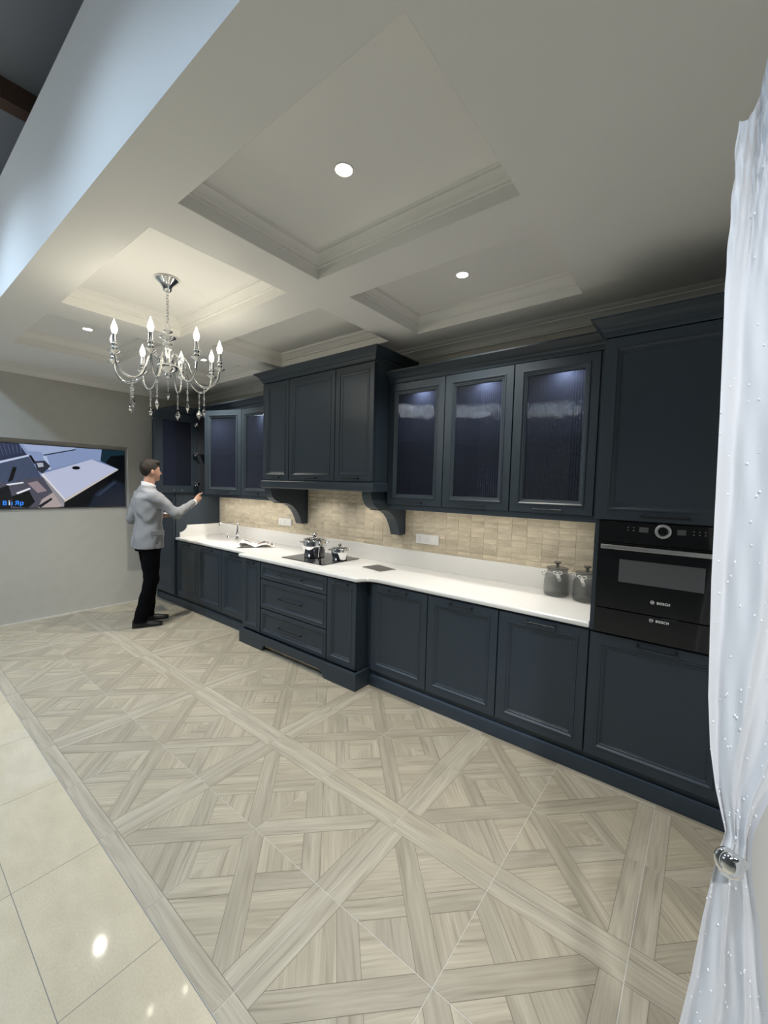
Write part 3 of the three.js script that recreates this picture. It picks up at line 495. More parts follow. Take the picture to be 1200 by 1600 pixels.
function jar(x, z, label, turn) {
  const j = thing('glass_jar', label, 'jar', x, 0.9002, z, 'glass storage jars'); j.rotation.y = turn;
  const R = 0.082, pr = [[0, 0.002], [0.074, 0.002], [0.081, 0.008], [0.083, 0.02], [0.083, 0.10], [0.08, 0.13], [0.072, 0.15], [0.066, 0.158], [0.066, 0.175], [0.07, 0.18], [0.07, 0.188]], seg = 80;
  const g = new THREE.LatheGeometry(pr.map(p => new THREE.Vector2(...p)), seg); const ps = g.attributes.position; for (let i = 0; i < ps.count; i++) { const y = ps.getY(i); if (y > 0.006 && y < 0.128) { const a = Math.atan2(ps.getZ(i), ps.getX(i)), k = 1 + 0.012 * Math.cos(a * 20) * (Math.abs(((a + 7) % (Math.PI / 2)) - Math.PI / 4) < 0.45 ? 1 : 0); ps.setX(i, ps.getX(i) * k); ps.setZ(i, ps.getZ(i) * k); } } g.computeVertexNormals();
  mesh('jar_body', g, M.smoke, j); 
  const lid = mesh('lid', lathe([[0.0, 0.2], [0.05, 0.199], [0.07, 0.194], [0.073, 0.188], [0.066, 0.186], [0, 0.186]], 40), M.smokeLid, j);
  mesh('knob', lathe([[0.012, 0.198], [0.009, 0.212], [0.012, 0.22], [0.023, 0.225], [0.024, 0.23], [0.02, 0.235], [0, 0.236]], 24), M.smokeLid, lid);
  for (const s of [-1, 1]) mesh('clip_ring', new THREE.TorusGeometry(0.014, 0.0022, 8, 20).rotateY(0.3).translate(s * 0.086, 0.15, 0.02), M.chrome, j);
  mesh('ribbon', merge([new THREE.TorusGeometry(0.0675, 0.0022, 8, 48).rotateX(Math.PI / 2).translate(0, 0.163, 0)]), S({ color: lin(0.45, 0.43, 0.4), roughness: 0.6 }), j);
  const tg = mesh('paper_tag', box(-0.011, 0.011, -0.05, 0, -0.0008, 0.0008), M.paper, j); tg.position.set(0.0, 0.158, 0.08); tg.rotation.set(0.1, 0, 0.35);
  for (const s of [-1, 1]) mesh('bow', new THREE.TorusGeometry(0.011, 0.003, 6, 18).scale(1.3, 0.8, 0.5).rotateZ(s * 0.4).translate(s * 0.014, 0.166, 0.071), M.paper, j);
}
jar(5.19, 0.125, 'grey glass jar with paper tag, farther from the oven', 0.3);
jar(5.385, 0.15, 'grey glass jar right beside the oven column', -0.2);
{
  const t = thing('kitchen_tap', 'chrome swan neck kitchen tap at the far end of the worktop', 'tap', 1.29, 0.9, 0.135);
  mesh('tap_base', lathe([[0.03, 0], [0.03, 0.008], [0.024, 0.014], [0.022, 0.05], [0.027, 0.056], [0.027, 0.066], [0.02, 0.075], [0.016, 0.1], [0.012, 0.14], [0.012, 0.19], [0.017, 0.196], [0.019, 0.21], [0.014, 0.222], [0.007, 0.228], [0, 0.231]], 24), M.chrome, t);
  mesh('spout', tube([V(0, 0.205, 0), V(0, 0.21, 0.06), V(0, 0.205, 0.13), V(0, 0.21, 0.19), V(0, 0.218, 0.225), V(0, 0.208, 0.248), V(0, 0.185, 0.252)], 0.0085, 40, 10), M.chrome, t);
  mesh('lever', merge([cyl(V(0, 0.055, 0), V(0.05, 0.075, 0.0), 0.013, 0.011), cyl(V(0.05, 0.075, 0), V(0.062, 0.13, -0.005), 0.006, 0.008)]), M.chrome, t);
  const s = thing('soap_dispenser', 'small chrome soap dispenser left of the tap', 'dispenser', 1.09, 0.9, 0.15);
  mesh('pump', lathe([[0.02, 0], [0.02, 0.006], [0.014, 0.01], [0.013, 0.04], [0.017, 0.045], [0.017, 0.056], [0, 0.058]], 20), M.chrome, s); mesh('nozzle', tube([V(0, 0.05, 0), V(0, 0.055, 0.04), V(0, 0.05, 0.085)], 0.004, 16, 8), M.chrome, s);
}
{ // open magazine: two curling page stacks
  const m = thing('magazine', 'open magazine with curled pages lying on the worktop', 'magazine', 1.92, 0.9003, 0.30);
  m.rotation.y = 0.95;
  const pg = (seedv, cols) => canvasTex(256, 320, (c, w, h) => { c.fillStyle = '#f1eee9'; c.fillRect(0, 0, w, h); seed = seedv; for (const [x, y, a, b, col] of cols) { c.fillStyle = col; c.fillRect(x, y, a, b); } c.fillStyle = '#8d8782'; for (let k = 0; k < 12; k++) c.fillRect(24, 210 + k * 8, 90 + rnd() * 30, 2); for (let k = 0; k < 12; k++) c.fillRect(140, 210 + k * 8, 70 + rnd() * 25, 2); });
  const page = (fn, tex, name) => { const nx = 20, pos = [], uv = [], idx = []; for (let i = 0; i <= nx; i++) for (let j = 0; j < 2; j++) { const [x, y] = fn(i / nx); pos.push(x, y, j ? 0.15 : -0.15); uv.push(i / nx, 1 - j); } for (let i = 0; i < nx; i++) idx.push(2 * i, 2 * i + 1, 2 * i + 3, 2 * i, 2 * i + 3, 2 * i + 2); const g = new THREE.BufferGeometry(); g.setAttribute('position', new THREE.Float32BufferAttribute(pos, 3)); g.setAttribute('uv', new THREE.Float32BufferAttribute(uv, 2)); g.setIndex(idx); g.computeVertexNormals(); return mesh(name, g, S({ map: tex, roughness: 0.5, side: THREE.DoubleSide }), m); };
  const p1 = pg(5, [[30, 24, 196, 110, '#8f8a84'], [60, 40, 60, 80, '#3a3836']]), p2 = pg(9, [[16, 20, 224, 170, '#7d6b66'], [60, 40, 80, 90, '#40302d'], [150, 60, 60, 70, '#c9b6ae']]);
  page(t => [0.21 * t, 0.004 + 0.012 * Math.sin(t * Math.PI) * (1 - t * 0.6)], p2, 'page');
  page(t => [0.18 * t + 0.02 * Math.sin(t * 5), 0.008 + 0.035 * Math.sin(t * Math.PI * 0.8) * (1 - t * 0.4)], p2, 'page');
  page(t => [-0.21 * t, 0.004 + 0.01 * Math.sin(t * Math.PI)], p1, 'page');
  page(t => [-0.16 * Math.sin(t * 1.9) - 0.01, 0.006 + 0.055 * Math.sin(t * Math.PI * 0.95)], p1, 'page');
  const b = thing('brochure', 'dark folded brochure lying on the worktop right of the hob', 'brochure', 3.75, 0.9003, 0.315); b.rotation.y = -0.35;
  mesh('pages', box(-0.13, 0.13, 0.0005, 0.005, -0.09, 0.09), M.paper, b);
  const cv = mesh('cover', box(-0.13, 0.12, 0.0052, 0.0065, -0.092, 0.088), S({ color: lin(0.03, 0.028, 0.027), roughness: 0.3 }), b); cv.rotation.y = 0.12; cv.position.z = -0.008; cv.userData.label = 'glossy black cover';
}
function socket(x, y, label) {
  const s = thing('wall_socket', label, 'socket', x, y, 0.0145, 'triple wall sockets');
  mesh('frame', box(-0.118, 0.118, -0.042, 0.042, 0, 0.009, 0.003), M.plastic, s);
  [-0.072, 0, 0.072].forEach((dx, i) => {
    const ins = mesh(i < 2 ? 'outlet' : 'switch', box(dx - 0.031, dx + 0.031, -0.031, 0.031, 0.0092, 0.0125, 0.002), M.plastic, s);
    if (i < 2) { mesh('outlet_ring', lathe([[0.018, 0], [0.018, 0.0015], [0.0205, 0.0015], [0.0205, 0]], 28).rotateX(Math.PI / 2).translate(dx, 0, 0.0126), M.plastic, ins); mesh('outlet_holes', merge([-0.0095, 0.0095].map(q => lathe([[0.003, 0], [0.003, 0.0004], [0, 0.0004]], 12).rotateX(Math.PI / 2).translate(dx + q, 0, 0.0126)).concat([-0.017, 0.017].map(q => box(dx - 0.004, dx + 0.004, q - 0.003, q + 0.003, 0.0126, 0.0132)))), M.dark, ins); }
  });
}
socket(2.09, 1.172, 'white triple socket left of the left hood bracket'); socket(4.058, 1.165, 'white triple socket right of the right hood bracket');

// ------------------------------------------------------------------ screen in the wall recess
{
  const z0 = 0.945, z1 = 2.215, y0 = 1.275, y1 = 1.99;
  const tex = canvasTex(1024, 576, (c, w, h) => {
    const poly = (p, col) => { c.fillStyle = col; c.beginPath(); p.forEach((q, i) => i ? c.lineTo(q[0], q[1]) : c.moveTo(q[0], q[1])); c.closePath(); c.fill(); };
    c.fillStyle = '#0a0d14'; c.fillRect(0, 0, w, h);
    poly([[0, 0], [1024, 0], [1024, 130], [960, 200], [320, 300], [0, 200]], '#6f7fa4');
    poly([[180, 0], [830, 0], [810, 116], [720, 105], [410, 220], [300, 190], [180, 20]], '#8292b8');
    poly([[200, 0], [595, 0], [595, 16], [350, 85], [330, 60], [240, 60]], '#9aa8c9');
    poly([[350, 85], [595, 14], [600, 22], [356, 94]], '#1b2233');
    poly([[345, 100], [372, 92], [405, 220], [388, 226]], '#aebbd8');
    poly([[820, 0], [1024, 0], [1024, 330], [960, 190], [806, 116]], '#132a35');
    poly([[900, 60], [1024, 40], [1024, 330], [965, 190], [850, 130]], '#04070b');
    poly([[0, 0], [178, 0], [235, 100], [0, 180]], '#27304a');
    for (let k = 0; k < 7; k++) { c.strokeStyle = '#5d6c92'; c.lineWidth = 3; c.beginPath(); c.moveTo(20 + k * 28, 10); c.lineTo(50 + k * 24, 120 - k * 6); c.stroke(); }
    poly([[0, 178], [245, 92], [250, 108], [0, 200]], '#b9c4dc');
    poly([[0, 200], [245, 108], [330, 290], [203, 320], [100, 370], [0, 420]], '#3a455e');
    c.strokeStyle = '#55607c'; c.lineWidth = 2; for (let k = 0; k < 16; k++) { c.beginPath(); c.moveTo(0, 205 + k * 14); c.lineTo(250 + k * 6, 115 + k * 13); c.stroke(); }
    poly([[0, 330], [100, 360], [200, 318], [330, 290], [345, 310], [500, 540], [495, 576], [0, 576]], '#4a4a58');
    poly([[230, 350], [300, 330], [370, 420], [300, 440]], '#8f8087'); poly([[330, 500], [420, 430], [520, 560], [440, 576], [300, 576]], '#a79b99');
    poly([[120, 470], [240, 420], [280, 520], [230, 576], [120, 560]], '#06070a'); poly([[300, 560], [400, 485], [410, 500], [320, 576]], '#14161d');
    poly([[85, 362], [200, 340], [205, 352], [95, 376]], '#d9dde6'); poly([[150, 438], [245, 392], [252, 404], [158, 452]], '#e6e9ef');
    poly([[134, 205], [160, 214], [128, 330], [96, 346]], '#05060a'); poly([[0, 420], [100, 370], [120, 470], [110, 576], [0, 576]], '#0d1018');
    poly([[245, 100], [262, 96], [292, 160], [280, 175]], '#05060a'); poly([[285, 150], [360, 140], [400, 190], [340, 260], [300, 230]], '#2a2e3c'); poly([[300, 165], [345, 160], [350, 195], [310, 205]], '#a8adba');
    poly([[325, 265], [729, 104], [962, 190], [497, 506]], '#b4bad3'); poly([[325, 265], [345, 262], [508, 498], [497, 506]], '#d6d4d8'); poly([[325, 268], [497, 508], [495, 576], [470, 540]], '#8d8a8f');
    poly([[497, 506], [962, 190], [964, 200], [500, 530]], '#c3bcb4'); poly([[500, 530], [964, 200], [1024, 260], [1024, 576], [496, 576]], '#06080d'); poly([[700, 560], [760, 430], [930, 300], [1024, 350], [1024, 576], [690, 576]], '#141d2b'); poly([[760, 460], [930, 318], [945, 330], [790, 470]], '#2b3648');
    c.fillStyle = '#0b0c10'; c.beginPath(); c.ellipse(600, 195, 33, 16, -0.05, 0, 7); c.fill();
    c.fillStyle = '#7f86a4'; for (let k = 0; k < 40; k++) c.fillRect(480 + rnd() * 300, 180 + rnd() * 160, 3, 2);
    c.font = 'bold 54px sans-serif'; c.fillStyle = '#2f8dff'; c.fillText('B', 54, 548); c.fillText('ı', 112, 548); c.save(); c.translate(172, 548); c.scale(-1, 1); c.fillText('R', 0, 0); c.restore(); c.fillText('p', 170, 548); c.fillStyle = '#dff3ff'; c.fillText('i', 94, 548);
  });
  const t = thing('television', 'wall screen in the recess showing a tabletop machine', 'television', 0, 0, 0);
  mesh('casing', box(-0.0705, -0.052, y0 - 0.007, y1 + 0.007, z0 - 0.007, z1 + 0.007, 0.002), M.dark, t);
  const g = new THREE.PlaneGeometry(z1 - z0, y1 - y0).rotateY(Math.PI / 2).translate(-0.0515, (y0 + y1) / 2, (z0 + z1) / 2);
  mesh('display', g, P({ color: 0x050505, emissive: 0xffffff, emissiveMap: tex, emissiveIntensity: 0.6, roughness: 0.25 }), t);
  const l = new THREE.RectAreaLight(lin(0.6, 0.72, 1), 0.25, z1 - z0, y1 - y0); l.position.set(-0.045, (y0 + y1) / 2, (z0 + z1) / 2); l.lookAt(3, (y0 + y1) / 2, (z0 + z1) / 2); scene.add(l);
}

// ------------------------------------------------------------------ downlights
const DL = [[4.70, 1.795, 'A', 'recessed spotlight in the large coffer nearest the camera'], [4.70, 0.735, 'B', 'recessed spotlight in the coffer above the glass cabinets'], [1.565, 1.80, 'E', 'recessed spotlight in the coffer left of the chandelier'], [1.565, 0.735, 'F', 'recessed spotlight seen just behind the chandelier']];
for (const [x, z, k, label] of DL) {
  const t = thing('downlight', label, 'spotlight', x, YP, z, 'recessed ceiling spotlights');
  mesh('trim_ring', lathe([[0.034, -0.001], [0.037, -0.005], [0.041, -0.004], [0.043, 0]], 36), M.trim, t);
  mesh('lamp_face', lathe([[0, -0.003], [0.034, -0.003], [0.034, -0.001]], 32), M.glow(lin(1, 0.96, 0.88), 14), t);
  const l = new THREE.SpotLight(NEUT, L.down * (k === 'B' ? 0.75 : k === 'A' ? 1 : 1.15), 0, 60 * D2R, 0.8, 2); l.position.set(x, YP - 0.012, z); l.target.position.set(x, 0, z); l.castShadow = true; l.shadow.radius = 1.0; scene.add(l, l.target);
}
// ------------------------------------------------------------------ chandelier
{
  const cx = 3.10, cz = 1.80;
  const c = thing('chandelier', 'chrome eight arm chandelier with candle bulbs and crystal drops', 'chandelier', cx, 0, cz);
  mesh('canopy', lathe([[0, 2.949], [0.072, 2.949], [0.076, 2.943], [0.07, 2.935], [0.05, 2.918], [0.036, 2.9], [0.03, 2.885], [0.024, 2.872], [0.012, 2.866], [0, 2.865]], 32), M.chrome, c);
  for (let i = 0; i < 11; i++) { const y = 2.855 - i * 0.019; mesh('chain_link', new THREE.TorusGeometry(0.0115, 0.0029, 8, 16).scale(0.8, 1.15, 1).rotateY(i % 2 ? Math.PI / 2 + 0.4 : 0.4).translate(0, y, 0), M.chrome, c); }
  mesh('ring', new THREE.TorusGeometry(0.013, 0.0025, 8, 20).rotateY(0.6).translate(0, 2.64, 0), M.chrome, c);
  mesh('stem', lathe([[0, 2.63], [0.012, 2.626], [0.03, 2.617], [0.032, 2.611], [0.02, 2.604], [0.01, 2.598], [0.012, 2.586], [0.05, 2.58], [0.053, 2.573], [0.036, 2.56], [0.02, 2.55], [0.016, 2.54], [0.028, 2.535], [0.03, 2.527], [0.016, 2.52], [0.014, 2.51], [0.024, 2.5], [0.014, 2.49], [0.012, 2.41], [0.02, 2.405], [0.05, 2.398], [0.062, 2.388], [0.064, 2.378], [0.055, 2.362], [0.034, 2.35], [0.016, 2.342], [0.02, 2.332], [0.022, 2.322], [0.012, 2.308], [0, 2.304]], 36), M.chrome, c);
  mesh('glass_vase', lathe([[0.013, 2.51], [0.026, 2.50], [0.031, 2.475], [0.034, 2.45], [0.028, 2.425], [0.02, 2.412]], 32), M.clear, c);
  const gemG = (y, s) => { const g = new THREE.OctahedronGeometry(1, 0); g.scale(0.02 * s, 0.033 * s, 0.011 * s); g.translate(0, y, 0); return toCreasedNormals(g, 0.1); };
  { const p = mesh('crystal_drop', merge([gemG(2.193, 1.0)]), M.crystal, c); mesh('bead_string', merge([...Array(5)].map((_, i) => new THREE.SphereGeometry(0.005, 10, 8).translate(0, 2.295 - i * 0.017, 0))), M.crystal, p); }
  const R = 0.325;
  for (let i = 0; i < 8; i++) {
    const a = (40 + 45 * i) * D2R, ca = Math.cos(a), sa = Math.sin(a), P3 = (r, y) => V(ca * r, y, sa * r);
    const arm = mesh('arm', tube([P3(0.045, 2.385), P3(0.06, 2.43), P3(0.085, 2.452), P3(0.115, 2.43), P3(0.14, 2.36), P3(0.175, 2.292), P3(0.225, 2.262), P3(0.28, 2.278), P3(0.315, 2.325), P3(R, 2.385)], 0.0068, 48, 8), M.chrome, c);
    const at = (g) => g.translate(ca * R, 0, sa * R);
    mesh('drip_dish', at(lathe([[0.006, 2.372], [0.012, 2.378], [0.034, 2.392], [0.036, 2.396], [0.012, 2.394], [0.01, 2.404], [0.016, 2.41], [0.017, 2.418], [0.01, 2.424], [0.016, 2.432], [0.019, 2.44], [0.012, 2.446]], 24)), M.chrome, arm);
    mesh('candle_sleeve', at(lathe([[0.012, 2.446], [0.0135, 2.449], [0.0125, 2.492], [0.014, 2.495], [0.009, 2.497]], 20)), M.chrome, arm);
    mesh('bulb', at(lathe([[0.008, 2.495], [0.012, 2.503], [0.0165, 2.517], [0.0175, 2.53], [0.014, 2.546], [0.008, 2.562], [0.003, 2.576], [0.0005, 2.586]], 18)), M.glow(lin(1, 0.93, 0.75), 7), arm).userData.label = 'glowing flame shaped bulb';
    const l = new THREE.PointLight(lin(1, 0.92, 0.74), L.bulb, 0, 2); l.position.set(cx + ca * R, 2.53, cz + sa * R); l.castShadow = true; l.shadow.radius = 0.6; scene.add(l);
    const bd = mesh('bead_string', merge([...Array(8)].map((_, k) => new THREE.SphereGeometry(k % 3 === 1 ? 0.0075 : 0.0055, 8, 6).translate(0, 2.248 - k * 0.0145, 0))).translate(ca * 0.225, 0, sa * 0.225), M.crystal, arm);
    mesh('crystal_drop', gemG(2.097, 1.15).rotateY(i * 0.9).translate(ca * 0.225, 0, sa * 0.225), M.crystal, arm);
  }
}
// ------------------------------------------------------------------ hall lamps (beyond the bulkhead)
const hallLamp = (x, y, z, to, col, power, ang, pen, label) => { // shade opens along -y of the head, which is turned towards the target
  const t = thing('hall_lamp', label, 'lamp', x, y, z, 'hall ceiling lamps'), dir = V(to[0] - x, to[1] - y, to[2] - z).normalize();
  const hd = mesh('lamp_shade', lathe([[0.085, 0.0], [0.085, 0.14], [0.05, 0.19], [0.015, 0.2], [0, 0.2]], 28), M.hallCeil, t); hd.quaternion.setFromUnitVectors(V(0, -1, 0), dir);
  mesh('lamp_face', lathe([[0, 0.012], [0.08, 0.012]], 24), M.glow(col, 10), hd);
  mesh('rod', cyl(dir.clone().multiplyScalar(-0.19), V(-dir.x * 0.19, YH - 0.001 - y, -dir.z * 0.19), 0.008), M.hallCeil, t);
  const l = new THREE.SpotLight(col, power, 0, ang * D2R, pen, 2); l.position.set(x, y, z).addScaledVector(dir, 0.005); l.target.position.set(...to); l.castShadow = true; l.shadow.radius = 4; scene.add(l, l.target);
};
[[0.9, 1.85], [2.5, 1.45], [4.1, 0.95], [5.7, 0.85], [7.3, 0.8]].forEach(([x, k], i) => hallLamp(x, 3.6, 3.315, [x, 0, 3.165], COOL, L.hall * k, L.hallAngle, 0.8, ['pendant spotlight in the hall beside the screen wall', 'pendant spotlight in the hall, second from the screen wall', 'pendant spotlight in the hall above the polished tiles', 'pendant spotlight in the hall above the viewer', 'pendant spotlight in the hall farthest from the screen wall'][i]));
hallLamp(6.95, 3.6, 4.5, [6.12, 0.95, 2.32], lin(0.96, 0.97, 1), L.hallBack, 21, 0.5, 'track spotlight behind the viewer aimed at the curtain');

// ------------------------------------------------------------------ person
{
  const g = thing('person', 'person in grey jacket and black trousers touching a cabinet door', 'person', 1.08, 0, 1.03);
  const smin = (a, b, k) => { const h = clamp(0.5 + 0.5 * (b - a) / k, 0, 1); return lerp(b, a, h) - k * h * (1 - h); };
  const cap = (x, y, z, a, b, ra, rb) => { const bx = b[0] - a[0], by = b[1] - a[1], bz = b[2] - a[2], px = x - a[0], py = y - a[1], pz = z - a[2], t = clamp((px * bx + py * by + pz * bz) / (bx * bx + by * by + bz * bz), 0, 1); return Math.hypot(px - bx * t, py - by * t, pz - bz * t) - lerp(ra, rb, t); };
  const ell = (x, y, z, c, r) => { const a = (x - c[0]) / r[0], b = (y - c[1]) / r[1], d = (z - c[2]) / r[2], k = Math.hypot(a, b, d), q = Math.hypot(a / r[0], b / r[1], d / r[2]); return q < 1e-9 ? -Math.min(...r) : k * (k - 1) / q; };
  const tab = (t, y) => { if (y <= t[0][0]) return t[0][1]; for (let i = 1; i < t.length; i++) if (y <= t[i][0]) { let k = (y - t[i - 1][0]) / (t[i][0] - t[i - 1][0]); k = k * k * (3 - 2 * k); return lerp(t[i - 1][1], t[i][1], k); } return t[t.length - 1][1]; };
  // joints (his right is +x, he faces -z)
  const J = { shR: [0.150, 1.445, 0.075], elR: [0.262, 1.255, -0.10], wrR: [0.168, 1.385, -0.365], shL: [-0.205, 1.45, 0.09], elL: [-0.285, 1.175, 0.15], wrL: [-0.13, 1.205, -0.10], hipR: [0.06, 0.92, 0.085], knR: [0.075, 0.52, 0.09], anR: [0.05, 0.09, 0.205], hipL: [-0.12, 0.92, 0.065], knL: [-0.115, 0.52, 0.02], anL: [-0.125, 0.09, 0.06] };
  const HX_ = [[0.86, 0.195], [0.98, 0.19], [1.14, 0.172], [1.3, 0.19], [1.42, 0.195], [1.49, 0.165], [1.54, 0.1], [1.6, 0.06]], HZ_ = [[0.86, 0.158], [0.98, 0.15], [1.14, 0.126], [1.3, 0.135], [1.42, 0.122], [1.5, 0.09], [1.58, 0.07]];
  const torso = (x, y, z, off) => { const a = tab(HX_, y) + off, b = tab(HZ_, y) + off, cx = -0.03, cz = tab([[0.86, 0.085], [1.2, 0.07], [1.45, 0.085], [1.6, 0.08]], y); const k = Math.hypot((x - cx) / a, (z - cz) / b); return (k - 1) * Math.min(a, b) * 0.95; };
  const slab = (d, y, y0, y1) => Math.max(d, y0 - y, y - y1);
  // body under the clothes, with head, neck and hands
  const HC = [-0.012, 1.735, 0.048];
  const headF = (x, y, z) => {
    let d = ell(x, y, z, [HC[0], HC[1] + 0.012, HC[2] + 0.012], [0.074, 0.097, 0.092]);
    d = smin(d, ell(x, y, z, [HC[0], HC[1] - 0.05, HC[2] - 0.028], [0.056, 0.07, 0.062]), 0.03);
    d = smin(d, ell(x, y, z, [HC[0], HC[1] - 0.102, HC[2] - 0.062], [0.024, 0.02, 0.024]), 0.025);
    d = smin(d, cap(x, y, z, [HC[0], HC[1] + 0.0, HC[2] - 0.082], [HC[0], HC[1] - 0.036, HC[2] - 0.102], 0.009, 0.0125), 0.012);
    d = smin(d, cap(x, y, z, [HC[0] - 0.03, HC[1] + 0.018, HC[2] - 0.07], [HC[0] + 0.03, HC[1] + 0.018, HC[2] - 0.07], 0.011, 0.011), 0.014);
    d = smin(d, cap(x, y, z, [HC[0] - 0.014, HC[1] - 0.067, HC[2] - 0.078], [HC[0] + 0.014, HC[1] - 0.067, HC[2] - 0.078], 0.0075, 0.0075), 0.007);
    for (const s of [-1, 1]) { d = smin(d, ell(x, y, z, [HC[0] + s * 0.078, HC[1] - 0.022, HC[2] + 0.014], [0.009, 0.03, 0.018]), 0.008); d = Math.max(d, -ell(x, y, z, [HC[0] + s * 0.03, HC[1] - 0.002, HC[2] - 0.092], [0.014, 0.009, 0.012])); }
    d = smin(d, cap(x, y, z, [-0.022, 1.50, 0.085], [HC[0], 1.645, 0.062], 0.062, 0.054), 0.02);
    return d;
  };
  const add = (p, q, k) => [p[0] + q[0] * k, p[1] + q[1] * k, p[2] + q[2] * k];
  const tipR = [0.112, 1.483, -0.478], W = J.wrR, dir = [-0.30, 0.62, -0.725], wd = [0.05, -0.74, -0.67], nm = [-0.95, -0.22, 0.2];
  const kn = (k) => add(add(W, dir, 0.082), wd, k);
  const chainR = [];
  chainR.push([add(W, dir, -0.02), add(W, dir, 0.03), 0.026, 0.027], [add(add(W, dir, 0.03), wd, -0.014), kn(-0.024), 0.02, 0.014], [add(add(W, dir, 0.03), wd, 0.014), kn(0.02), 0.02, 0.014], [add(W, dir, 0.03), kn(0), 0.021, 0.015]);
  { const k0 = kn(-0.027), m1 = add(add(k0, [tipR[0] - k0[0], tipR[1] - k0[1], tipR[2] - k0[2]], 0.5), nm, -0.006); chainR.push([k0, m1, 0.0092, 0.0085], [m1, tipR, 0.0085, 0.007]); }
  [[-0.008, 0.046, 0.5], [0.011, 0.043, 0.9], [0.028, 0.036, 1.1]].forEach(([o, l, c]) => { const k0 = kn(o), a = add(add(k0, dir, l * Math.cos(c * 0.6)), nm, l * Math.sin(c * 0.6)), b = add(add(a, dir, l * 0.62 * Math.cos(c * 1.6)), nm, l * 0.62 * Math.sin(c * 1.6)), e = add(add(b, dir, l * 0.5 * Math.cos(c * 2.3)), nm, l * 0.5 * Math.sin(c * 2.3)); chainR.push([k0, a, 0.0092, 0.0085], [a, b, 0.0085, 0.008], [b, e, 0.008, 0.007]); });
  { const t0 = add(add(W, dir, 0.03), nm, 0.018), t1 = [0.115, 1.405, -0.425], t2 = [0.118, 1.432, -0.462]; chainR.push([t0, t1, 0.0135, 0.0105], [t1, t2, 0.0105, 0.008]); }
  const handR = (x, y, z) => { let d = 1e3; chainR.forEach((c, i) => { const q = cap(x, y, z, c[0], c[1], c[2], c[3]); d = i < 4 ? smin(d, q, 0.012) : smin(d, q, 0.004); }); return d; };
  const WL = J.wrL, chainL = [[WL, [-0.105, 1.212, -0.165], 0.024, 0.022]];
  for (let k = 0; k < 4; k++) { const o = -0.03 + k * 0.02, k0 = [-0.105 + o, 1.205, -0.175], a = [-0.095 + o, 1.203, -0.215], b = [-0.085 + o, 1.207, -0.245]; chainL.push([[-0.105 + o * 0.7, 1.212, -0.14], k0, 0.013, 0.011], [k0, a, 0.0088, 0.0082], [a, b, 0.0082, 0.007]); }
  chainL.push([[-0.085, 1.222, -0.13], [-0.06, 1.240, -0.165], 0.012, 0.0095], [[-0.06, 1.240, -0.165], [-0.058, 1.2475, -0.195], 0.0095, 0.0078]);
  const handL = (x, y, z) => { let d = 1e3; chainL.forEach((c, i) => { d = smin(d, cap(x, y, z, c[0], c[1], c[2], c[3]), i % 3 === 1 || !i ? 0.01 : 0.004); }); return d; };
  const bodyF = (x, y, z) => {
    let d = slab(torso(x, y, z, -0.022), y, 0.86, 1.56);
    d = smin(d, cap(x, y, z, [-0.022, 1.45, 0.085], [-0.015, 1.66, 0.062], 0.06, 0.054), 0.03);
    for (const s of ['R', 'L']) { d = smin(d, cap(x, y, z, J['sh' + s], J['el' + s], 0.044, 0.036), 0.03); d = smin(d, cap(x, y, z, J['el' + s], J['wr' + s], 0.036, 0.025), 0.02); d = smin(d, cap(x, y, z, J['hip' + s], J['kn' + s], 0.072, 0.048), 0.03); d = smin(d, cap(x, y, z, J['kn' + s], J['an' + s], 0.048, 0.032), 0.02); }
    return d;
  };
  const bodyG = merge([surfaceNets(bodyF, [-0.42, 0.04, -0.42], [0.36, 1.68, 0.30], 0.014), surfaceNets(headF, [-0.13, 1.5, -0.1], [0.11, 1.87, 0.2], 0.0042), surfaceNets(handR, [0.04, 1.33, -0.52], [0.24, 1.53, -0.32], 0.003), surfaceNets(handL, [-0.2, 1.15, -0.28], [0.0, 1.28, -0.06], 0.0032)]);
  const body = mesh('body', bodyG, M.skin, g);
  for (const s of [-1, 1]) { mesh('eye', new THREE.SphereGeometry(0.011, 14, 10).translate(HC[0] + s * 0.03, HC[1] - 0.001, HC[2] - 0.066), M.shirt, g); mesh('pupil', new THREE.SphereGeometry(0.0055, 10, 8).translate(HC[0] + s * 0.03, HC[1] - 0.001, HC[2] - 0.0735), M.hair, g); }
  // hair
  const hairF = (x, y, z) => {
    let d = ell(x, y, z, [HC[0], HC[1] + 0.02, HC[2] + 0.012], [0.084, 0.104, 0.104]) + 0.003 * Math.sin(x * 90 + y * 40) + 0.002 * Math.sin(z * 140 + x * 60);
    d = smin(d, ell(x, y, z, [HC[0] + 0.01, HC[1] + 0.085, HC[2] - 0.045], [0.06, 0.03, 0.045]), 0.02);
    const line = z < HC[2] + 0.0 ? lerp(HC[1] - 0.005, HC[1] + 0.058, clamp((HC[2] - z) / 0.06, 0, 1)) : lerp(HC[1] - 0.005, HC[1] - 0.10, clamp((z - HC[2] - 0.03) / 0.03, 0, 1));
    return Math.max(d, line - y, -headF(x, y, z) - 0.02);
  };
  mesh('hair', surfaceNets(hairF, [-0.13, 1.6, -0.1], [0.11, 1.88, 0.2], 0.0045), M.hair, g).userData.label = 'short dark brown hair';
  // jacket
  const fold = (x, y, z) => 0.0035 * Math.sin(y * 46 + x * 18 + z * 30) * Math.sin(x * 23 - z * 17 + 1) + 0.003 * Math.sin((x + z) * 60 + y * 22);
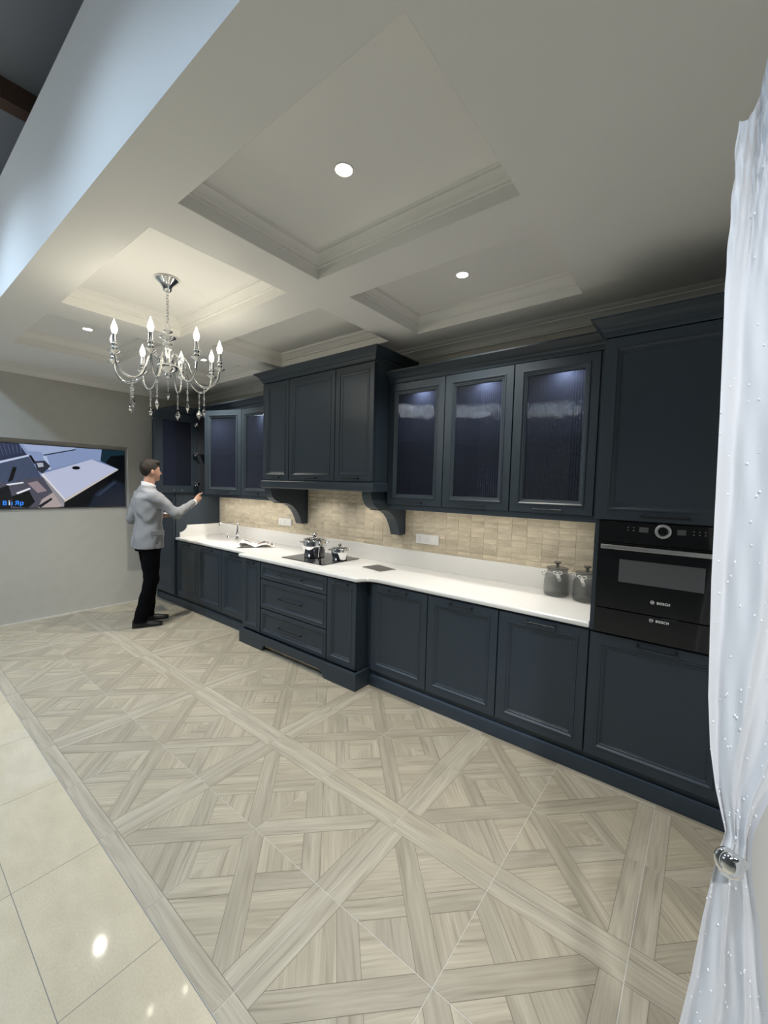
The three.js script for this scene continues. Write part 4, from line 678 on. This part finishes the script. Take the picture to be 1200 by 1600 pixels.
  const jackF = (x, y, z) => {
    let d = slab(torso(x, y, z, 0.0), y, 0.868, 1.565);
    for (const s of ['R', 'L']) {
      let a = cap(x, y, z, J['sh' + s], J['el' + s], 0.068, 0.054), w = J['wr' + s], e = J['el' + s], b = cap(x, y, z, e, add(e, [w[0] - e[0], w[1] - e[1], w[2] - e[2]], 0.9), 0.053, 0.038);
      const ux = w[0] - e[0], uy = w[1] - e[1], uz = w[2] - e[2], ul = Math.hypot(ux, uy, uz), pr = ((x - e[0]) * ux + (y - e[1]) * uy + (z - e[2]) * uz) / ul; b = Math.max(b, pr - ul * 0.9);
      a = smin(a, b, 0.02); d = smin(d, a, 0.028);
    }
    d += fold(x, y, z);
    d = Math.max(d, -(cap(x, y, z, [-0.022, 1.55, 0.075], [-0.018, 1.70, 0.03], 0.062, 0.075)));
    // vent at the back
    d = Math.max(d, -Math.max(Math.abs(x + 0.03) - 0.004, y - 1.07, 0.16 - z));
    return d;
  };
  const uvBox = (geo) => { const q = clean(geo), p = q.attributes.position, n = q.attributes.normal, u = q.attributes.uv; for (let i = 0; i < p.count; i++) { const ax = Math.abs(n.getX(i)) > Math.abs(n.getZ(i)); u.setXY(i, (ax ? p.getZ(i) : p.getX(i)) * 7, p.getY(i) * 7); } return q; };
  const jk = mesh('jacket', uvBox(surfaceNets(jackF, [-0.42, 0.84, -0.4], [0.38, 1.6, 0.34], 0.0085)), M.jacket, g); jk.userData.label = 'grey tweed suit jacket';
  mesh('pocket_flap', extrude([[-0.075, -0.024], [0.075, -0.024], [0.075, 0.024], [-0.075, 0.024]], 0.006, 0.002).rotateY(Math.PI / 2).translate(0.158, 1.045, 0.06), M.jacket, jk);
  // collar and cuffs
  const colF = (x, y, z) => { const t = (y - 1.535) - (z - 0.08) * 0.35; const r = Math.hypot((x + 0.02), (z - 0.072) * 1.0); return Math.max(Math.abs(r - 0.0655) - 0.006, Math.abs(t - 0.028) - 0.027); };
  mesh('shirt_collar', surfaceNets(colF, [-0.12, 1.48, -0.02], [0.08, 1.64, 0.17], 0.004), M.shirt, g).userData.label = 'white shirt collar';
  for (const s of ['R', 'L']) { const e = V(...J['el' + s]), w = V(...J['wr' + s]), d = w.clone().sub(e).normalize(), L0 = w.distanceTo(e); mesh('shirt_cuff', cyl(e.clone().addScaledVector(d, L0 * 0.86), e.clone().addScaledVector(d, L0 * 0.985), 0.034, 0.033, 24), M.shirt, g); }
  // trousers
  const trF = (x, y, z) => {
    let d = slab(torso(x, y, z, -0.035), y, 0.84, 0.99);
    for (const s of ['R', 'L']) { const an = J['an' + s]; let a = cap(x, y, z, J['hip' + s], J['kn' + s], 0.098, 0.072); a = smin(a, cap(x, y, z, J['kn' + s], [an[0], 0.05, an[2] + 0.0], 0.072, 0.072), 0.03); d = smin(d, a, s === 'R' ? 0.03 : 0.012); }
    d += 0.003 * Math.sin(y * 40 + x * 30) * Math.sin(z * 34 + y * 12); return Math.max(d, 0.055 - y, y - 0.99);
  };
  mesh('trousers', surfaceNets(trF, [-0.26, 0.03, -0.16], [0.2, 1.02, 0.32], 0.0095), M.trousers, g).userData.label = 'black trousers';
  const shoeF = (hx, hz, tx, tz) => (x, y, z) => {
    const dx = tx - hx, dz = tz - hz, l = Math.hypot(dx, dz), u = ((x - hx) * dx + (z - hz) * dz) / l, v = ((x - hx) * -dz + (z - hz) * dx) / l;
    const wv = tab([[0, 0.034], [0.08, 0.032], [0.19, 0.046], [0.25, 0.043], [0.3, 0.03]], u), hv = tab([[0, 0.085], [0.1, 0.09], [0.17, 0.062], [0.24, 0.048], [0.3, 0.036]], u);
    let d = Math.max(Math.hypot(v / wv, Math.max(y - 0.012, 0) / (hv - 0.01)) - 1) * 0.03; d = Math.max(d, -u - 0.0, u - 0.295, 0.001 - y);
    d = smin(d, cap(x, y, z, [hx + dx / l * 0.07, 0.06, hz + dz / l * 0.07], [hx + dx / l * 0.08, 0.11, hz + dz / l * 0.08], 0.042, 0.045), 0.02); return Math.max(d, 0.001 - y, -u - 0.008 + 0.02 * Math.abs(v) * 10 * Math.abs(v), u - 0.295 + 6 * v * v);
  };
  for (const [hx, hz, tx, tz] of [[0.025, 0.275, 0.13, 0.02], [-0.145, 0.13, -0.06, -0.13]]) mesh('shoe', surfaceNets(shoeF(hx, hz, tx, tz), [Math.min(hx, tx) - 0.1, -0.012, Math.min(hz, tz) - 0.08], [Math.max(hx, tx) + 0.1, 0.17, Math.max(hz, tz) + 0.08], 0.0055), M.shoe, g).userData.label = 'black leather shoe';
  // the sheet of paper in his other hand
  const pa = thing('notepad', 'white notepad with dark back held in the left hand of the person', 'notepad', 0.99, 1.238, 0.845);
  mesh('sheets', box(-0.075, 0.075, 0, 0.007, -0.11, 0.07), M.paper, pa); mesh('back_cover', box(-0.076, 0.076, -0.003, -0.0003, -0.111, 0.071), M.dark, pa); pa.rotation.set(0.06, -0.15, 0.0);
}
// ------------------------------------------------------------------ curtain and its tie ball
{
  const tb = (t, y) => { if (y <= t[0][0]) return t[0][1]; for (let i = 1; i < t.length; i++) if (y <= t[i][0]) { const k = (y - t[i - 1][0]) / (t[i][0] - t[i - 1][0]); return lerp(t[i - 1][1], t[i][1], k); } return t[t.length - 1][1]; };
  const xl = [[0.02, 5.945], [0.4, 5.968], [0.76, 5.999], [0.86, 6.010], [0.965, 6.018], [1.08, 6.030], [1.115, 6.037], [1.18, 6.021], [1.24, 6.011], [1.32, 6.004], [1.5, 5.997], [1.75, 5.992], [1.93, 5.987], [2.15, 5.986], [2.45, 5.99]];
  const xr = [[0.02, 6.165], [0.4, 6.135], [0.86, 6.100], [0.99, 6.083], [1.08, 6.068], [1.13, 6.067], [1.18, 6.078], [1.3, 6.12], [1.5, 6.16], [2.45, 6.185]];
  const am = [[0.02, 0.015], [0.7, 0.012], [1.0, 0.009], [1.115, 0.008], [1.25, 0.009], [1.5, 0.012], [2.45, 0.013]];
  const nx = 150, ny = 200, pos = [], uv = [], idx = [];
  const top = (s) => 2.15 + 0.006 * Math.sin(s * 90) + (s < 0.09 ? s * 0.15 : s < 0.15 ? 0.0135 + (s - 0.09) * 1.25 : 0.0885 + (s - 0.15) * 0.8);
  const point = (s, t) => {
    const y = lerp(0.015, Math.min(top(s), 2.40), t), a = tb(am, y), k = Math.min(1, s * 6), ph = 2 * Math.PI * 2.6 * s + 0.9 * Math.sin(y * 1.7) + 0.6;
    const up = clamp((y - 1.115) / 0.5, 0, 1), cr = 0.008 * Math.exp(-(((s - 0.25 - (y - 1.13) * 0.55) / 0.07) ** 2)) * up - 0.007 * Math.exp(-(((s - 0.62 - (y - 1.13) * 0.3) / 0.06) ** 2)) * up;
    const ruff = clamp((y - 1.9) / 0.25, 0, 1) * 0.006 * Math.sin(s * 130 + y * 40) * Math.sin(y * 55);
    const x = lerp(tb(xl, y), tb(xr, y), s) + a * 0.2 * Math.sin(ph + 1.3) * k + ruff * 0.6 * (1 - k) , z = 2.30 + a * Math.cos(ph) + a * 0.25 * Math.cos(ph * 2.3 + y * 2) + cr + ruff + 0.001 * Math.sin(y * 34 + s * 40);
    return [x, y, z];
  };
  for (let j = 0; j <= ny; j++) for (let i = 0; i <= nx; i++) { const p = point(i / nx, j / ny); pos.push(...p); uv.push(i / nx * 5, p[1] * 5); }
  for (let j = 0; j < ny; j++) for (let i = 0; i < nx; i++) { const a = j * (nx + 1) + i; idx.push(a, a + 1, a + nx + 2, a, a + nx + 2, a + nx + 1); }
  const g = new THREE.BufferGeometry(); g.setAttribute('position', new THREE.Float32BufferAttribute(pos, 3)); g.setAttribute('uv', new THREE.Float32BufferAttribute(uv, 2)); g.setIndex(idx); g.computeVertexNormals();
  const c = thing('curtain', 'sheer white dotted curtain gathered at its waist by a silver ball', 'curtain', 0, 0, 0);
  mesh('fabric', g, M.sheer, c);
  const dots = []; seed = 77; for (let k = 0; k < 260; k++) { const p = point(rnd(), rr(0.28, 0.93)); dots.push(new THREE.SphereGeometry(rr(0.0009, 0.0015), 6, 5).scale(1, 1.6, 1).translate(p[0], p[1], p[2] + 0.0006)); }
  mesh('woven_dots', merge(dots), M.sheerDot, c).userData.kind = 'stuff';
  const rod = tag(mesh('curtain_rod', merge([cyl(V(6.03, 2.41, 2.3), V(6.2, 2.41, 2.3), 0.008), new THREE.SphereGeometry(0.012, 16, 12).translate(6.03, 2.41, 2.3)]), M.trim), 'short white rod holding the curtain top', 'rod');
  const b = thing('tie_ball', 'round silver knotted magnet ball clasping the curtain', 'tie back', 6.043, 1.093, 2.335); b.rotation.set(0.2, 0.3, 0.35); b.scale.set(0.95, 1.12, 0.8);
  mesh('ball', new THREE.SphereGeometry(0.0175, 32, 24), M.chrome, b);
  mesh('knot', new THREE.TorusKnotGeometry(0.0125, 0.0048, 120, 10, 2, 3).scale(1, 1, 1.1), M.chrome, b);
}
renderer.render(scene, camera);
